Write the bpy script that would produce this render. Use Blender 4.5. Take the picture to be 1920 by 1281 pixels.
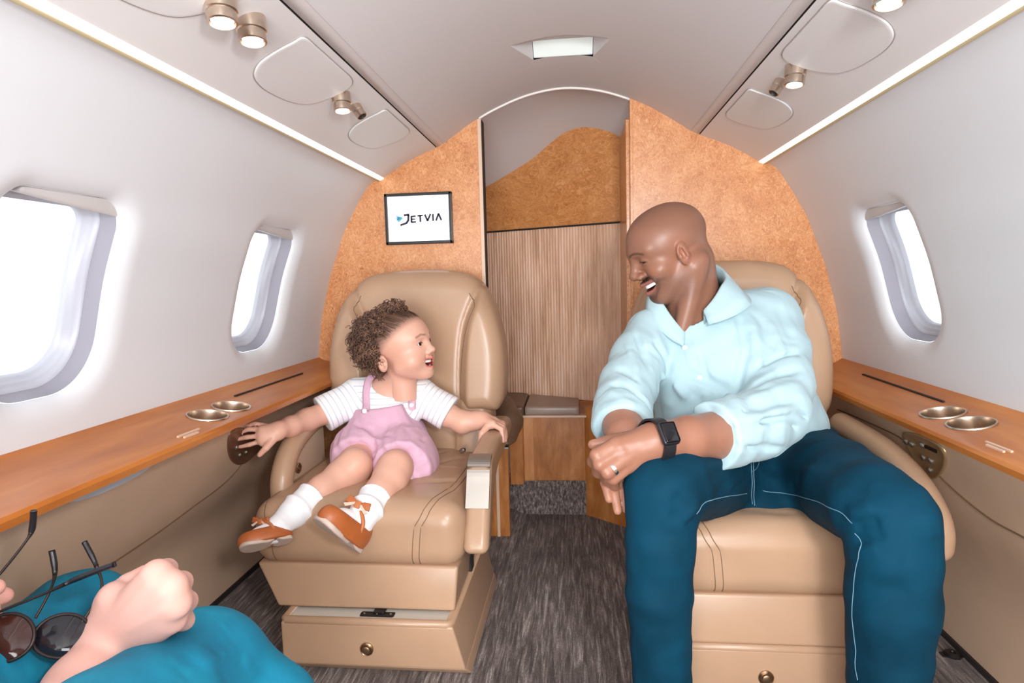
import bpy, bmesh, math, random
import numpy as np
from mathutils import Vector, Matrix
random.seed(7); np.random.seed(7)
for o in list(bpy.data.objects): bpy.data.objects.remove(o, do_unlink=True)
scene = bpy.context.scene
COL = scene.collection

# ------------------------------------------------------------------ camera
FPX, PCX, PCY = 1150.0, 960.0, 640.5            # focal length in pixels of a 1920x1281 frame
CAM = np.array([0.0, 0.0, 0.76])
_y = np.array([1078.0 - PCX, 522.0 - PCY, FPX]); _y /= np.linalg.norm(_y)
_u = np.array([-math.sin(0.016), -math.cos(0.016), 0.0])
_z = _u - _y * (_u @ _y); _z /= np.linalg.norm(_z)
_x = np.cross(_y, _z)
if _x[0] < 0: _x = -_x
RW = np.stack([_x, _y, _z], 1)                   # camera(right, down, forward) = RW @ world
def at(px, py, Y):
    """Point of the cabin seen at a pixel of the measured photograph at a cabin depth Y (metres)."""
    d = RW.T @ np.array([(px - PCX) / FPX, (py - PCY) / FPX, 1.0])
    return CAM + d * (Y / d[1])
def atz(px, py, Z):
    d = RW.T @ np.array([(px - PCX) / FPX, (py - PCY) / FPX, 1.0])
    return CAM + d * ((Z - CAM[2]) / d[2])
cam_d = bpy.data.cameras.new('camera'); cam_o = bpy.data.objects.new('camera', cam_d); COL.objects.link(cam_o)
cam_d.sensor_fit = 'HORIZONTAL'; cam_d.sensor_width = 36.0; cam_d.lens = 36.0 * FPX / 1920.0
cam_d.clip_start = 0.02
r_, d_, f_ = RW[0], RW[1], RW[2]
cam_o.matrix_world = Matrix(((r_[0], -d_[0], -f_[0], CAM[0]), (r_[1], -d_[1], -f_[1], CAM[1]), (r_[2], -d_[2], -f_[2], CAM[2]), (0, 0, 0, 1)))
scene.camera = cam_o

# ------------------------------------------------------------------ world, lights, exposure
w = bpy.data.worlds.new('daylight'); scene.world = w; w.use_nodes = True
w.node_tree.nodes['Background'].inputs[0].default_value = (0.93, 0.97, 1.0, 1)
w.node_tree.nodes['Background'].inputs[1].default_value = 1.55
def area(name, loc, target, size, energy, color=(1, 1, 1), sy=None):
    l = bpy.data.lights.new(name, 'AREA'); l.energy = energy; l.color = color
    l.shape = 'RECTANGLE'; l.size = size; l.size_y = sy or size
    o = bpy.data.objects.new(name, l); COL.objects.link(o); o.location = loc
    o.rotation_euler = (Vector(target) - Vector(loc)).to_track_quat('-Z', 'Y').to_euler()
    return o
# the photographer's flash, held above and right of the lens, plus an added fill lamp standing in for its bounce
area('camera_flash', (0.27, -0.08, 0.97), (-0.1, 1.6, 0.5), 0.13, 8.8, (0.985, 0.99, 1.0))
area('flash_bounce_fill', (0.0, -1.2, 0.55), (0.0, 1.2, 0.52), 1.2, 46.0, (0.97, 0.985, 1.0), 0.95)
scene.view_settings.view_transform = 'Standard'; scene.view_settings.look = 'None'
scene.view_settings.exposure = 0.0; scene.view_settings.gamma = 1.0
scene.view_settings.use_curve_mapping = False

# ------------------------------------------------------------------ materials
def srgb(r, g, b):
    f = lambda c: (c / 255 / 12.92) if c / 255 <= 0.04045 else ((c / 255 + 0.055) / 1.055) ** 2.4
    return (f(r), f(g), f(b), 1.0)
MATS = {}
class NT:
    def __init__(s, name):
        s.m = bpy.data.materials.new(name); s.m.use_nodes = True; s.t = s.m.node_tree
        s.b = s.t.nodes['Principled BSDF']
    def n(s, typ, **kw):
        q = s.t.nodes.new(typ)
        for k, v in kw.items():
            if k in q.inputs: q.inputs[k].default_value = v
            else: setattr(q, k, v)
        return q
    def l(s, a, b): s.t.links.new(a, b)
    def coords(s, scale=(1, 1, 1), rot=(0, 0, 0), kind='Object'):
        tc = s.n('ShaderNodeTexCoord'); mp = s.n('ShaderNodeMapping')
        mp.inputs['Scale'].default_value = scale; mp.inputs['Rotation'].default_value = rot
        s.l(tc.outputs[kind], mp.inputs[0]); return mp.outputs[0]
    def ramp(s, fac, stops):
        r = s.n('ShaderNodeValToRGB'); e = r.color_ramp.elements
        while len(e) < len(stops): e.new(0.5)
        for q, (p, c) in zip(e, stops): q.position = p; q.color = c
        s.l(fac, r.inputs[0]); return r.outputs[0]
    def bump(s, h, strength=0.2, dist=0.002):
        q = s.n('ShaderNodeBump'); q.inputs['Strength'].default_value = strength; q.inputs['Distance'].default_value = dist
        s.l(h, q.inputs['Height']); s.l(q.outputs[0], s.b.inputs['Normal'])
def mat(name, col, rough=0.5, metal=0.0, noise=None, coat=0.0, spec=0.5, bump=None, emit=None, sheen=0.0, sss=0.0):
    """noise = (scale, amount): slight mottling of the colour; bump = (scale, strength, distance)"""
    if name in MATS: return MATS[name]
    q = NT(name); b = q.b
    b.inputs['Base Color'].default_value = col; b.inputs['Roughness'].default_value = rough
    b.inputs['Metallic'].default_value = metal; b.inputs['Specular IOR Level'].default_value = spec
    b.inputs['Coat Weight'].default_value = coat; b.inputs['Coat Roughness'].default_value = 0.15
    if sheen: b.inputs['Sheen Weight'].default_value = sheen
    if sss:
        b.inputs['Subsurface Weight'].default_value = sss; b.inputs['Subsurface Radius'].default_value = (0.008, 0.003, 0.0015)
        b.inputs['Subsurface Scale'].default_value = 1.0
    if noise:
        nz = q.n('ShaderNodeTexNoise', Scale=noise[0], Detail=4.0); q.l(q.coords(), nz.inputs['Vector'])
        lo = tuple(c * (1 - noise[1]) for c in col[:3]) + (1,); hi = tuple(min(1, c * (1 + noise[1])) for c in col[:3]) + (1,)
        q.l(q.ramp(nz.outputs['Fac'], [(0.3, lo), (0.7, hi)]), b.inputs['Base Color'])
    if bump:
        nz = q.n('ShaderNodeTexNoise', Scale=bump[0], Detail=6.0); q.l(q.coords(), nz.inputs['Vector'])
        q.bump(nz.outputs['Fac'], bump[1], bump[2])
    if emit: b.inputs['Emission Color'].default_value = emit[0]; b.inputs['Emission Strength'].default_value = emit[1]
    MATS[name] = q.m; return q.m

# ------------------------------------------------------------------ object helpers
def link(o, parent=None):
    COL.objects.link(o)
    if parent is not None: o.parent = parent
    return o
def tag(o, label=None, cat=None, group=None, kind=None):
    if label: o['label'] = label
    if cat: o['category'] = cat
    if group: o['group'] = group
    if kind: o['kind'] = kind
    return o
def thing(name, label, cat, loc=(0, 0, 0), group=None):
    o = bpy.data.objects.new(name, None); o.empty_display_size = 0.05; o.location = Vector([float(v) for v in loc])
    link(o); return tag(o, label, cat, group)
def rel(parent, V):
    """vertices are written in cabin coordinates; a child's mesh is stored relative to its parent"""
    V = np.asarray(V, dtype=np.float64).reshape(-1, 3)
    p = parent
    while p is not None:
        V = V - np.array(p.location)[None]
        p = p.parent
    return V
def mesh_obj(name, V, F, m, parent=None, smooth=True, attrs=None):
    V = rel(parent, V)
    me = bpy.data.meshes.new(name)
    F4 = np.asarray(F, dtype=np.int32) if not isinstance(F, list) else None
    if F4 is not None and F4.ndim == 2:
        k = F4.shape[1]; me.vertices.add(len(V)); me.vertices.foreach_set('co', V.astype(np.float32).ravel())
        me.loops.add(F4.size); me.loops.foreach_set('vertex_index', F4.ravel())
        me.polygons.add(len(F4)); me.polygons.foreach_set('loop_start', np.arange(0, F4.size, k, dtype=np.int32))
        me.polygons.foreach_set('loop_total', np.full(len(F4), k, dtype=np.int32))
        me.update(calc_edges=True)
    else:
        me.from_pydata([tuple(v) for v in V], [], [tuple(int(i) for i in f) for f in F])
    for an, arr in (attrs or {}).items():
        arr = np.asarray(arr, dtype=np.float32)
        if arr.ndim == 2:
            a = me.attributes.new(an, 'FLOAT_COLOR', 'POINT')
            if arr.shape[1] == 3: arr = np.hstack([arr, np.ones((len(arr), 1), np.float32)])
            a.data.foreach_set('color', arr.ravel())
        else:
            a = me.attributes.new(an, 'FLOAT', 'POINT'); a.data.foreach_set('value', arr)
    me.validate(); 
    if smooth: me.polygons.foreach_set('use_smooth', [True] * len(me.polygons))
    ms = m if isinstance(m, (list, tuple)) else [m]
    for q in ms: me.materials.append(q)
    return link(bpy.data.objects.new(name, me), parent)
def bm_obj(name, bm, m, parent=None, smooth=False, autos=None):
    bmesh.ops.recalc_face_normals(bm, faces=bm.faces)
    bm.verts.ensure_lookup_table()
    V = np.array([v.co[:] for v in bm.verts]); 
    V2 = rel(parent, V)
    for v, c in zip(bm.verts, V2): v.co = c
    me = bpy.data.meshes.new(name); bm.to_mesh(me); bm.free()
    for p in me.polygons: p.use_smooth = smooth
    me.materials.append(m)
    o = link(bpy.data.objects.new(name, me), parent)
    if autos is not None:
        for p in me.polygons: p.use_smooth = True
        try: me.set_sharp_from_angle(angle=math.radians(autos))
        except Exception: pass
    return o
def add_box(bm, lo, hi, bevel=0.0, seg=2, M=None):
    """axis box lo..hi, optional bevel, optional 4x4 matrix"""
    lo = Vector([float(v) for v in lo]); hi = Vector([float(v) for v in hi])
    r = bmesh.ops.create_cube(bm, size=1.0); vs = r['verts']
    for v in vs: v.co = Vector((lo[i] + (v.co[i] + 0.5) * (hi[i] - lo[i]) for i in range(3)))
    if bevel > 0:
        es = list({e for v in vs for e in v.link_edges})
        rr = bmesh.ops.bevel(bm, geom=es, offset=bevel, segments=seg, profile=0.6, affect='EDGES')
        vs = list({v for f in rr['faces'] for v in f.verts} | {v for v in vs if v.is_valid})
    if M is not None:
        for v in vs:
            if v.is_valid: v.co = M @ v.co
    return vs
def add_hex(bm, P8, bevel=0.0, seg=2):
    """8 corners: bottom 4 (ccw) then top 4"""
    vs = [bm.verts.new(Vector([float(q) for q in p])) for p in P8]
    fs = [bm.faces.new([vs[i] for i in f]) for f in ((3, 2, 1, 0), (4, 5, 6, 7), (0, 1, 5, 4), (1, 2, 6, 5), (2, 3, 7, 6), (3, 0, 4, 7))]
    if bevel > 0:
        es = list({e for v in vs for e in v.link_edges})
        bmesh.ops.bevel(bm, geom=es, offset=bevel, segments=seg, profile=0.6, affect='EDGES')
def add_poly(bm, pts, ext, bevel=0.0, seg=2):
    """flat polygon extruded by vector ext"""
    a = [bm.verts.new(Vector([float(q) for q in p])) for p in pts]
    e = Vector([float(q) for q in ext]); b = [bm.verts.new(v.co + e) for v in a]
    n = len(a); bm.faces.new(a); bm.faces.new(b[::-1])
    for i in range(n): bm.faces.new((a[i], b[i], b[(i + 1) % n], a[(i + 1) % n]))
    if bevel > 0:
        es = [q for v in a + b for q in v.link_edges]
        bmesh.ops.bevel(bm, geom=list(set(es)), offset=bevel, segments=seg, profile=0.6, affect='EDGES')
def grid_faces(nu, nv, closeu=False, closev=False):
    F = []
    for i in range(nu if closeu else nu - 1):
        for j in range(nv if closev else nv - 1):
            F.append((i * nv + j, ((i + 1) % nu) * nv + j, ((i + 1) % nu) * nv + (j + 1) % nv, i * nv + (j + 1) % nv))
    return np.array(F, dtype=np.int32)
def catmull(P, n=8, closed=False):
    P = np.asarray(P, float); out = []
    N = len(P); segs = N if closed else N - 1
    for i in range(segs):
        if closed: p0, p1, p2, p3 = P[(i - 1) % N], P[i], P[(i + 1) % N], P[(i + 2) % N]
        else: p0, p1, p2, p3 = P[max(i - 1, 0)], P[i], P[i + 1], P[min(i + 2, N - 1)]
        for t in np.arange(n) / n:
            out.append(0.5 * ((2 * p1) + (-p0 + p2) * t + (2 * p0 - 5 * p1 + 4 * p2 - p3) * t * t + (-p0 + 3 * p1 - 3 * p2 + p3) * t ** 3))
    if not closed: out.append(P[-1])
    return np.array(out)
def tube_vf(path, rad, k=8, closed=False, flat=None):
    """tube along a path, rad a number or list; flat=(vector, ratio) squashes the section along the vector"""
    P = np.asarray(path, float); n = len(P); rad = np.full(n, rad) if np.isscalar(rad) else np.asarray(rad, float)
    T = np.gradient(P, axis=0)
    if closed: T = np.roll(P, -1, 0) - np.roll(P, 1, 0)
    T /= np.linalg.norm(T, axis=1)[:, None] + 1e-12
    V = []; nrm = np.array([0.0, 0, 1]) if abs(T[0][2]) < 0.9 else np.array([1.0, 0, 0])
    for i in range(n):
        nrm = nrm - T[i] * (nrm @ T[i]); nrm /= np.linalg.norm(nrm) + 1e-12; b = np.cross(T[i], nrm)
        for j in range(k):
            a = 2 * math.pi * j / k; o = (nrm * math.cos(a) + b * math.sin(a)) * rad[i]
            if flat is not None:
                fv = np.asarray(flat[0], float); fv = fv / np.linalg.norm(fv); o = o - fv * (o @ fv) * (1 - flat[1])
            V.append(P[i] + o)
    F = [tuple(f) for f in grid_faces(n, k, closed, True)]
    if not closed:
        F.append(tuple(range(k))[::-1]); F.append(tuple(range((n - 1) * k, n * k)))
    return np.array(V), F
def tube(name, path, rad, m, parent=None, k=8, closed=False, flat=None):
    V, F = tube_vf(path, rad, k, closed, flat); return mesh_obj(name, V, F, m, parent)
def merge_vf(parts):
    V = []; F = []; o = 0
    for v, f in parts:
        V.append(np.asarray(v)); F += [tuple(int(i) + o for i in q) for q in f]; o += len(v)
    return np.vstack(V), F
def lathe_vf(prof, origin, axis, k=24, cap=True):
    """prof: list of (radius, height) along axis from origin"""
    ax = np.asarray(axis, float); ax /= np.linalg.norm(ax)
    u = np.cross(ax, [0, 0, 1.0]) if abs(ax[2]) < 0.9 else np.cross(ax, [0, 1.0, 0]); u /= np.linalg.norm(u); v = np.cross(ax, u)
    V = []
    for r, h in prof:
        for j in range(k):
            a = 2 * math.pi * j / k; V.append(np.asarray(origin) + ax * h + (u * math.cos(a) + v * math.sin(a)) * r)
    F = [tuple(f) for f in grid_faces(len(prof), k, False, True)]
    if cap:
        F.append(tuple(range(k))[::-1]); F.append(tuple(range((len(prof) - 1) * k, len(prof) * k)))
    return np.array(V), F
def lathe(name, prof, origin, axis, m, parent=None, k=24, cap=True, autos=35):
    V, F = lathe_vf(prof, origin, axis, k, cap); o = mesh_obj(name, V, F, m, parent)
    try: o.data.set_sharp_from_angle(angle=math.radians(autos))
    except Exception: pass
    return o

# ------------------------------------------------------------------ signed distance modelling (surface nets)
def smin(a, b, k):
    h = np.clip(0.5 + 0.5 * (b - a) / k, 0, 1); return b + (a - b) * h - k * h * (1 - h)
def smax(a, b, k): return -smin(-a, -b, k)
def A3(p): return np.asarray(p, dtype=np.float32)
def cone(P, a, b, r1, r2):
    a = A3(a); b = A3(b); e = b - a; t = np.clip(((P - a) @ e) / (e @ e + 1e-12), 0, 1)
    return np.linalg.norm(P - a - t[:, None] * e, axis=1) - (r1 + (r2 - r1) * t)
def chain(P, pts, k=0.015):
    """pts: list of (x,y,z,r) joined as round cones"""
    d = None
    for (a, b) in zip(pts[:-1], pts[1:]):
        q = cone(P, a[:3], b[:3], a[3], b[3]); d = q if d is None else smin(d, q, k)
    return d
def ell(P, c, r, R=None):
    q = P - A3(c)
    if R is not None: q = q @ np.asarray(R, dtype=np.float32)      # columns of R are the local axes
    r = A3(r); k0 = np.linalg.norm(q / r, axis=1); k1 = np.linalg.norm(q / (r * r), axis=1) + 1e-9
    return k0 * (k0 - 1) / k1
def rbox(P, c, hs, r, R=None):
    q = P - A3(c)
    if R is not None: q = q @ np.asarray(R, dtype=np.float32)
    q = np.abs(q) - (A3(hs) - r)
    return np.linalg.norm(np.maximum(q, 0), axis=1) + np.minimum(q.max(axis=1), 0) - r
def segdist(P, a, b):
    a = A3(a); b = A3(b); e = b - a; t = np.clip(((P - a) @ e) / (e @ e + 1e-12), 0, 1)
    return np.linalg.norm(P - a - t[:, None] * e, axis=1), t
def bumps(P, segs):
    """folds: (a, b, width, amp); amp > 0 raises a ridge, < 0 sinks a groove, fading at both ends"""
    s = np.zeros(len(P), np.float32)
    for a, b, wd, am in segs:
        d, t = segdist(P, a, b)
        s += am * np.exp(-(d / wd) ** 2) * np.clip(4 * t + 0.25, 0, 1) * np.clip(4 * (1 - t) + 0.25, 0, 1)
    return s
def polydist(P, pts):
    d = None
    for a, b in zip(pts[:-1], pts[1:]):
        q, _ = segdist(P, a, b); d = q if d is None else np.minimum(d, q)
    return d
def frame(fwd, up):
    f = np.asarray(fwd, float); f /= np.linalg.norm(f); u = np.asarray(up, float); u = u - f * (u @ f); u /= np.linalg.norm(u)
    return np.stack([np.cross(f, u), f, u], 1)                      # columns: right, forward, up
def surface_net(fn, lo, hi, h, iters=2):
    lo = np.asarray(lo, float); hi = np.asarray(hi, float); B = 4
    nb = np.ceil((hi - lo) / (h * B)).astype(int) + 1
    n = nb * B
    ax = [(lo[i] + h * B * (np.arange(nb[i]) + 0.5) - 0.5 * h).astype(np.float32) for i in range(3)]
    G = np.stack(np.meshgrid(*ax, indexing='ij'), -1).reshape(-1, 3)
    c = fn(G).reshape(nb)
    act = np.abs(c) < h * B * 1.5
    m = act.copy()
    for axi in range(3):
        m2 = m.copy(); s1 = [slice(None)] * 3; s2 = [slice(None)] * 3
        s1[axi] = slice(1, None); s2[axi] = slice(None, -1)
        m2[tuple(s1)] |= m[tuple(s2)]; m2[tuple(s2)] |= m[tuple(s1)]; m = m2
    D = np.sign(c).astype(np.float32); D[D == 0] = 1
    for axi in range(3): D = np.repeat(D, B, axi); m = np.repeat(m, B, axi)
    idx = np.argwhere(m); P = (lo + idx * h).astype(np.float32)
    vals = np.concatenate([fn(P[i:i + 400000]) for i in range(0, len(P), 400000)])
    D[m] = vals
    S = D < 0
    corners = [(i, j, k) for i in (0, 1) for j in (0, 1) for k in (0, 1)]
    sl = lambda A, o: A[o[0]:n[0] - 1 + o[0], o[1]:n[1] - 1 + o[1], o[2]:n[2] - 1 + o[2]]
    cnt = sum(sl(S, o).astype(np.int8) for o in corners)
    cell = (cnt > 0) & (cnt < 8)
    ci = np.argwhere(cell); vid = -np.ones(n - 1, dtype=np.int64); vid[cell] = np.arange(len(ci))
    acc = np.zeros((len(ci), 3)); num = np.zeros(len(ci))
    cv = {o: D[ci[:, 0] + o[0], ci[:, 1] + o[1], ci[:, 2] + o[2]] for o in corners}
    for o in corners:
        for axi in range(3):
            if o[axi] == 0:
                p = list(o); p[axi] = 1; p = tuple(p); a, b = cv[o], cv[p]
                x = (a < 0) != (b < 0); t = np.where(x, a / np.where(x, a - b, 1), 0)
                pt = np.tile(np.array(o, float), (len(ci), 1)); pt[:, axi] += t
                acc += pt * x[:, None]; num += x
    V = lo + (ci + acc / num[:, None]) * h
    F = []
    for axi in range(3):
        u, v = (axi + 1) % 3, (axi + 2) % 3
        s1 = [slice(None)] * 3; s2 = [slice(None)] * 3; s1[axi] = slice(0, -1); s2[axi] = slice(1, None)
        A_, B_ = S[tuple(s1)], S[tuple(s2)]
        e = np.argwhere(A_ != B_); e = e[(e[:, u] > 0) & (e[:, v] > 0) & (e[:, u] < n[u] - 1) & (e[:, v] < n[v] - 1)]
        ins = A_[e[:, 0], e[:, 1], e[:, 2]]
        q = []
        for du, dv in ((1, 1), (0, 1), (0, 0), (1, 0)):
            w_ = e.copy(); w_[:, u] -= du; w_[:, v] -= dv; q.append(vid[w_[:, 0], w_[:, 1], w_[:, 2]])
        q = np.stack(q, 1); q[~ins] = q[~ins][:, ::-1]; F.append(q)
    F = np.concatenate(F); F = F[(F >= 0).all(1)]
    for _ in range(iters):
        Pv = V.astype(np.float32); d = fn(Pv); g = np.zeros_like(V); ep = 0.6 * h
        for i in range(3):
            e_ = np.zeros(3, np.float32); e_[i] = ep; g[:, i] = (fn(Pv + e_) - fn(Pv - e_)) / (2 * ep)
        g2 = (g * g).sum(1) + 1e-6
        step = -(d / g2)[:, None] * g; L = np.linalg.norm(step, axis=1); f = np.minimum(1, 0.7 * h / (L + 1e-9))
        V = V + step * f[:, None]
    return V, F.astype(np.int32)
def project(fn, P, iters=6, lift=0.0):
    """moves points onto the surface fn = lift"""
    V = np.asarray(P, float).reshape(-1, 3).copy()
    for _ in range(iters):
        Pv = V.astype(np.float32); d = fn(Pv) - lift; g = np.zeros_like(V); ep = 0.002
        for i in range(3):
            e_ = np.zeros(3, np.float32); e_[i] = ep; g[:, i] = (fn(Pv + e_) - fn(Pv - e_)) / (2 * ep)
        V += np.clip(-(d / ((g * g).sum(1) + 1e-6)), -0.03, 0.03)[:, None] * g
    return V
def sdf_obj(name, fn, lo, hi, h, m, parent=None, attrs=None, iters=2):
    V, F = surface_net(fn, lo, hi, h, iters)
    at_ = {k: f(V.astype(np.float32)) for k, f in (attrs or {}).items()}
    return mesh_obj(name, V, F, m, parent, True, at_)
# ------------------------------------------------------------------ surface materials
def m_wall():
    return mat('ivory_wall', srgb(222, 225, 229), 0.36, spec=0.35, bump=(900, 0.03, 0.0005))
M_WALL = m_wall()
M_CEIL = mat('ceiling_fabric', srgb(216, 213, 214), 0.5, spec=0.35, bump=(1200, 0.05, 0.0005))
M_SVC = mat('service_panel_plastic', srgb(226, 224, 224), 0.42, spec=0.4)
M_SVC2 = mat('hatch_plastic', srgb(226, 227, 226), 0.42, spec=0.4)
M_DARK = mat('dark_gap', srgb(40, 32, 30), 0.8)
M_RAIL = mat('rail_plastic', srgb(212, 206, 205), 0.45)
M_CREAM = mat('cream_lip', srgb(205, 190, 150), 0.4)
M_METAL = mat('brushed_metal', srgb(214, 196, 178), 0.28, metal=1.0)
M_BRASS = mat('champagne_metal', srgb(178, 150, 122), 0.3, metal=1.0)
M_STEEL = mat('satin_steel', srgb(172, 166, 158), 0.42, metal=1.0)
M_BLACK = mat('black_plastic', srgb(24, 24, 27), 0.35)
M_FRAME = mat('window_plastic', srgb(150, 148, 159), 0.4)
M_FRAME2 = mat('window_inner_plastic', srgb(196, 200, 211), 0.4)
M_LED = mat('light_strip', srgb(255, 250, 240), 0.5, emit=((1.0, 0.95, 0.86, 1), 1.5))
def m_wood(name, base, dark, light, scale, stretch, rough=0.3, coat=0.3, burl=False, contrast=(0.3, 0.72), detail=8.0):
    q = NT(name); v = q.coords(stretch)
    n0 = q.n('ShaderNodeTexNoise', Scale=scale * 0.45, Detail=3.0); q.l(v, n0.inputs['Vector'])
    if burl:
        vm = q.n('ShaderNodeVectorMath', operation='MULTIPLY_ADD'); vm.inputs[1].default_value = (0.35,) * 3
        q.l(n0.outputs['Color'], vm.inputs[0]); q.l(v, vm.inputs[2]); vv = vm.outputs[0]
    else: vv = v
    n1 = q.n('ShaderNodeTexNoise', Scale=scale, Detail=detail, Roughness=0.62, Distortion=1.6 if burl else 0.4); q.l(vv, n1.inputs['Vector'])
    mx = q.n('ShaderNodeMath', operation='MULTIPLY_ADD'); mx.inputs[1].default_value = 0.22 if burl else 0.45
    sub = q.n('ShaderNodeMath', operation='MULTIPLY'); sub.inputs[1].default_value = 0.78 if burl else 0.55
    q.l(n1.outputs['Fac'], sub.inputs[0]); q.l(n0.outputs['Fac'], mx.inputs[0]); q.l(sub.outputs[0], mx.inputs[2])
    q.l(q.ramp(mx.outputs[0], [(contrast[0], dark), (0.5, base), (contrast[1], light)]), q.b.inputs['Base Color'])
    q.b.inputs['Roughness'].default_value = rough; q.b.inputs['Coat Weight'].default_value = coat; q.b.inputs['Coat Roughness'].default_value = 0.12
    q.bump(n1.outputs['Fac'], 0.08 if burl else 0.05, 0.001)
    MATS[name] = q.m; return q.m
M_BURL = m_wood('burl_veneer', srgb(214, 147, 94), srgb(178, 106, 56), srgb(234, 178, 130), 44, (1, 1, 0.8), 0.32, 0.2, True, (0.34, 0.65))
M_BURLD = m_wood('burl_veneer_dark', srgb(202, 136, 78), srgb(172, 106, 54), srgb(220, 158, 102), 24, (1, 1, 1.5), 0.32, 0.25, True, (0.33, 0.64))
M_LEDGE = m_wood('ledge_walnut', srgb(186, 110, 44), srgb(162, 88, 30), srgb(206, 132, 66), 9, (3.0, 0.55, 3.0), 0.36, 0.15, False, (0.3, 0.68))
M_WOODV = m_wood('cabinet_veneer', srgb(184, 116, 58), srgb(150, 86, 36), srgb(206, 142, 84), 22, (2.5, 2.5, 0.7), 0.34, 0.2, False, (0.3, 0.68))
M_TAMB = m_wood('tambour_veneer', srgb(226, 188, 160), srgb(192, 152, 122), srgb(238, 208, 186), 34, (2.2, 2.2, 0.22), 0.4, 0.1, False, (0.34, 0.64))
M_EDGE = mat('pale_edge_trim', srgb(222, 190, 165), 0.35)
def m_carpet():
    q = NT('streaked_carpet'); v = q.coords((150, 11, 60))
    n1 = q.n('ShaderNodeTexNoise', Scale=1.0, Detail=5.0, Roughness=0.65, Distortion=0.6); q.l(v, n1.inputs['Vector'])
    n2 = q.n('ShaderNodeTexNoise', Scale=420.0, Detail=2.0); q.l(q.coords(), n2.inputs['Vector'])
    n3 = q.n('ShaderNodeTexNoise', Scale=5.0, Detail=3.0); q.l(q.coords(), n3.inputs['Vector'])
    a = q.n('ShaderNodeMath', operation='MULTIPLY_ADD'); a.inputs[1].default_value = 0.22
    b = q.n('ShaderNodeMath', operation='MULTIPLY_ADD'); b.inputs[1].default_value = 0.68; b.inputs[2].default_value = -0.04
    c = q.n('ShaderNodeMath', operation='MULTIPLY_ADD'); c.inputs[1].default_value = 0.16
    q.l(n1.outputs['Fac'], b.inputs[0]); q.l(n2.outputs['Fac'], a.inputs[0]); q.l(b.outputs[0], a.inputs[2]); q.l(n3.outputs['Fac'], c.inputs[0]); q.l(a.outputs[0], c.inputs[2])
    q.l(q.ramp(c.outputs[0], [(0.36, srgb(58, 48, 46)), (0.47, srgb(96, 84, 80)), (0.55, srgb(132, 120, 115)), (0.64, srgb(186, 176, 170))]), q.b.inputs['Base Color'])
    q.b.inputs['Roughness'].default_value = 0.95; q.b.inputs['Sheen Weight'].default_value = 0.15
    q.bump(a.outputs[0], 0.6, 0.004); return q.m
M_CARPET = m_carpet()
def m_leather(name, col, rough=0.30):
    q = NT(name); v = q.coords()
    n1 = q.n('ShaderNodeTexNoise', Scale=5.0, Detail=3.0); q.l(v, n1.inputs['Vector'])
    lo = tuple(c * 0.93 for c in col[:3]) + (1,); hi = tuple(c * 1.06 for c in col[:3]) + (1,)
    q.l(q.ramp(n1.outputs['Fac'], [(0.35, lo), (0.65, hi)]), q.b.inputs['Base Color'])
    vo = q.n('ShaderNodeTexVoronoi', Scale=420.0); q.l(v, vo.inputs['Vector'])
    q.bump(vo.outputs['Distance'], 0.05, 0.0006); q.b.inputs['Roughness'].default_value = rough; q.b.inputs['Specular IOR Level'].default_value = 0.5
    MATS[name] = q.m; return q.m
M_LEATHER = m_leather('tan_leather', srgb(180, 146, 118))
M_PANEL = m_leather('tan_side_panel', srgb(214, 184, 157), 0.40)  # seat leather with a lighter colour to offset weak light on the side panels
M_LEATHD = m_leather('brown_leather', srgb(112, 86, 66), 0.36)
M_LEATHG = m_leather('taupe_leather', srgb(160, 138, 124), 0.32)
M_STITCH = mat('dark_seam_thread', srgb(118, 90, 66), 0.7)  # dark thread tubes along the leather seams
M_THREAD = mat('tan_thread', srgb(205, 172, 140), 0.6)

# ------------------------------------------------------------------ cabin cross-section
CXC = -0.022; YB = 1.80; YR = -1.35
PROF = catmull([(.778, .40), (.775, .45), (.767, .513), (.759, .585), (.749, .65), (.733, .715), (.715, .78), (.690, .846), (.668, .905), (.637, .963), (.608, 1.010), (.583, 1.046), (.564, 1.060), (.548, 1.064)], 5)
def hz(z): return np.interp(z, PROF[:, 1], PROF[:, 0])
def wpt(s, y, z): return np.array([CXC + s * hz(z), y, z])
def wnrm(s, z):
    dz = 0.02; dh = (hz(z + dz) - hz(z - dz)) / (2 * dz); n = np.array([s * 1.0, 0, -dh]); return n / np.linalg.norm(n)
def rr_outline(y0, y1, z0, z1, rt, rb, inset=0.0, na=17, ns=6):
    """rounded rectangle; returns points (y,z) and, for each, its partner on the surrounding rectangle rule"""
    y0 += inset; y1 -= inset; z0 += inset; z1 -= inset; rt = max(rt - inset, 0.008); rb = max(rb - inset, 0.008)
    pts = []; key = []
    for ci, (cy, cz, r, a0) in enumerate(((y1 - rt, z1 - rt, rt, 0), (y0 + rt, z1 - rt, rt, 90), (y0 + rb, z0 + rb, rb, 180), (y1 - rb, z0 + rb, rb, 270))):
        for k in range(na):
            a = math.radians(a0 + 90 * k / (na - 1)); pts.append((cy + r * math.cos(a), cz + r * math.sin(a))); key.append((cy, cz, a, ci))
    # side points between corners
    out = []; ok = []
    n = len(pts)
    for i in range(n):
        out.append(pts[i]); ok.append(key[i])
        if i % na == na - 1:
            p, q = pts[i], pts[(i + 1) % n]
            for k in range(1, ns): out.append((p[0] + (q[0] - p[0]) * k / ns, p[1] + (q[1] - p[1]) * k / ns)); ok.append(None)
    return out, ok
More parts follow.
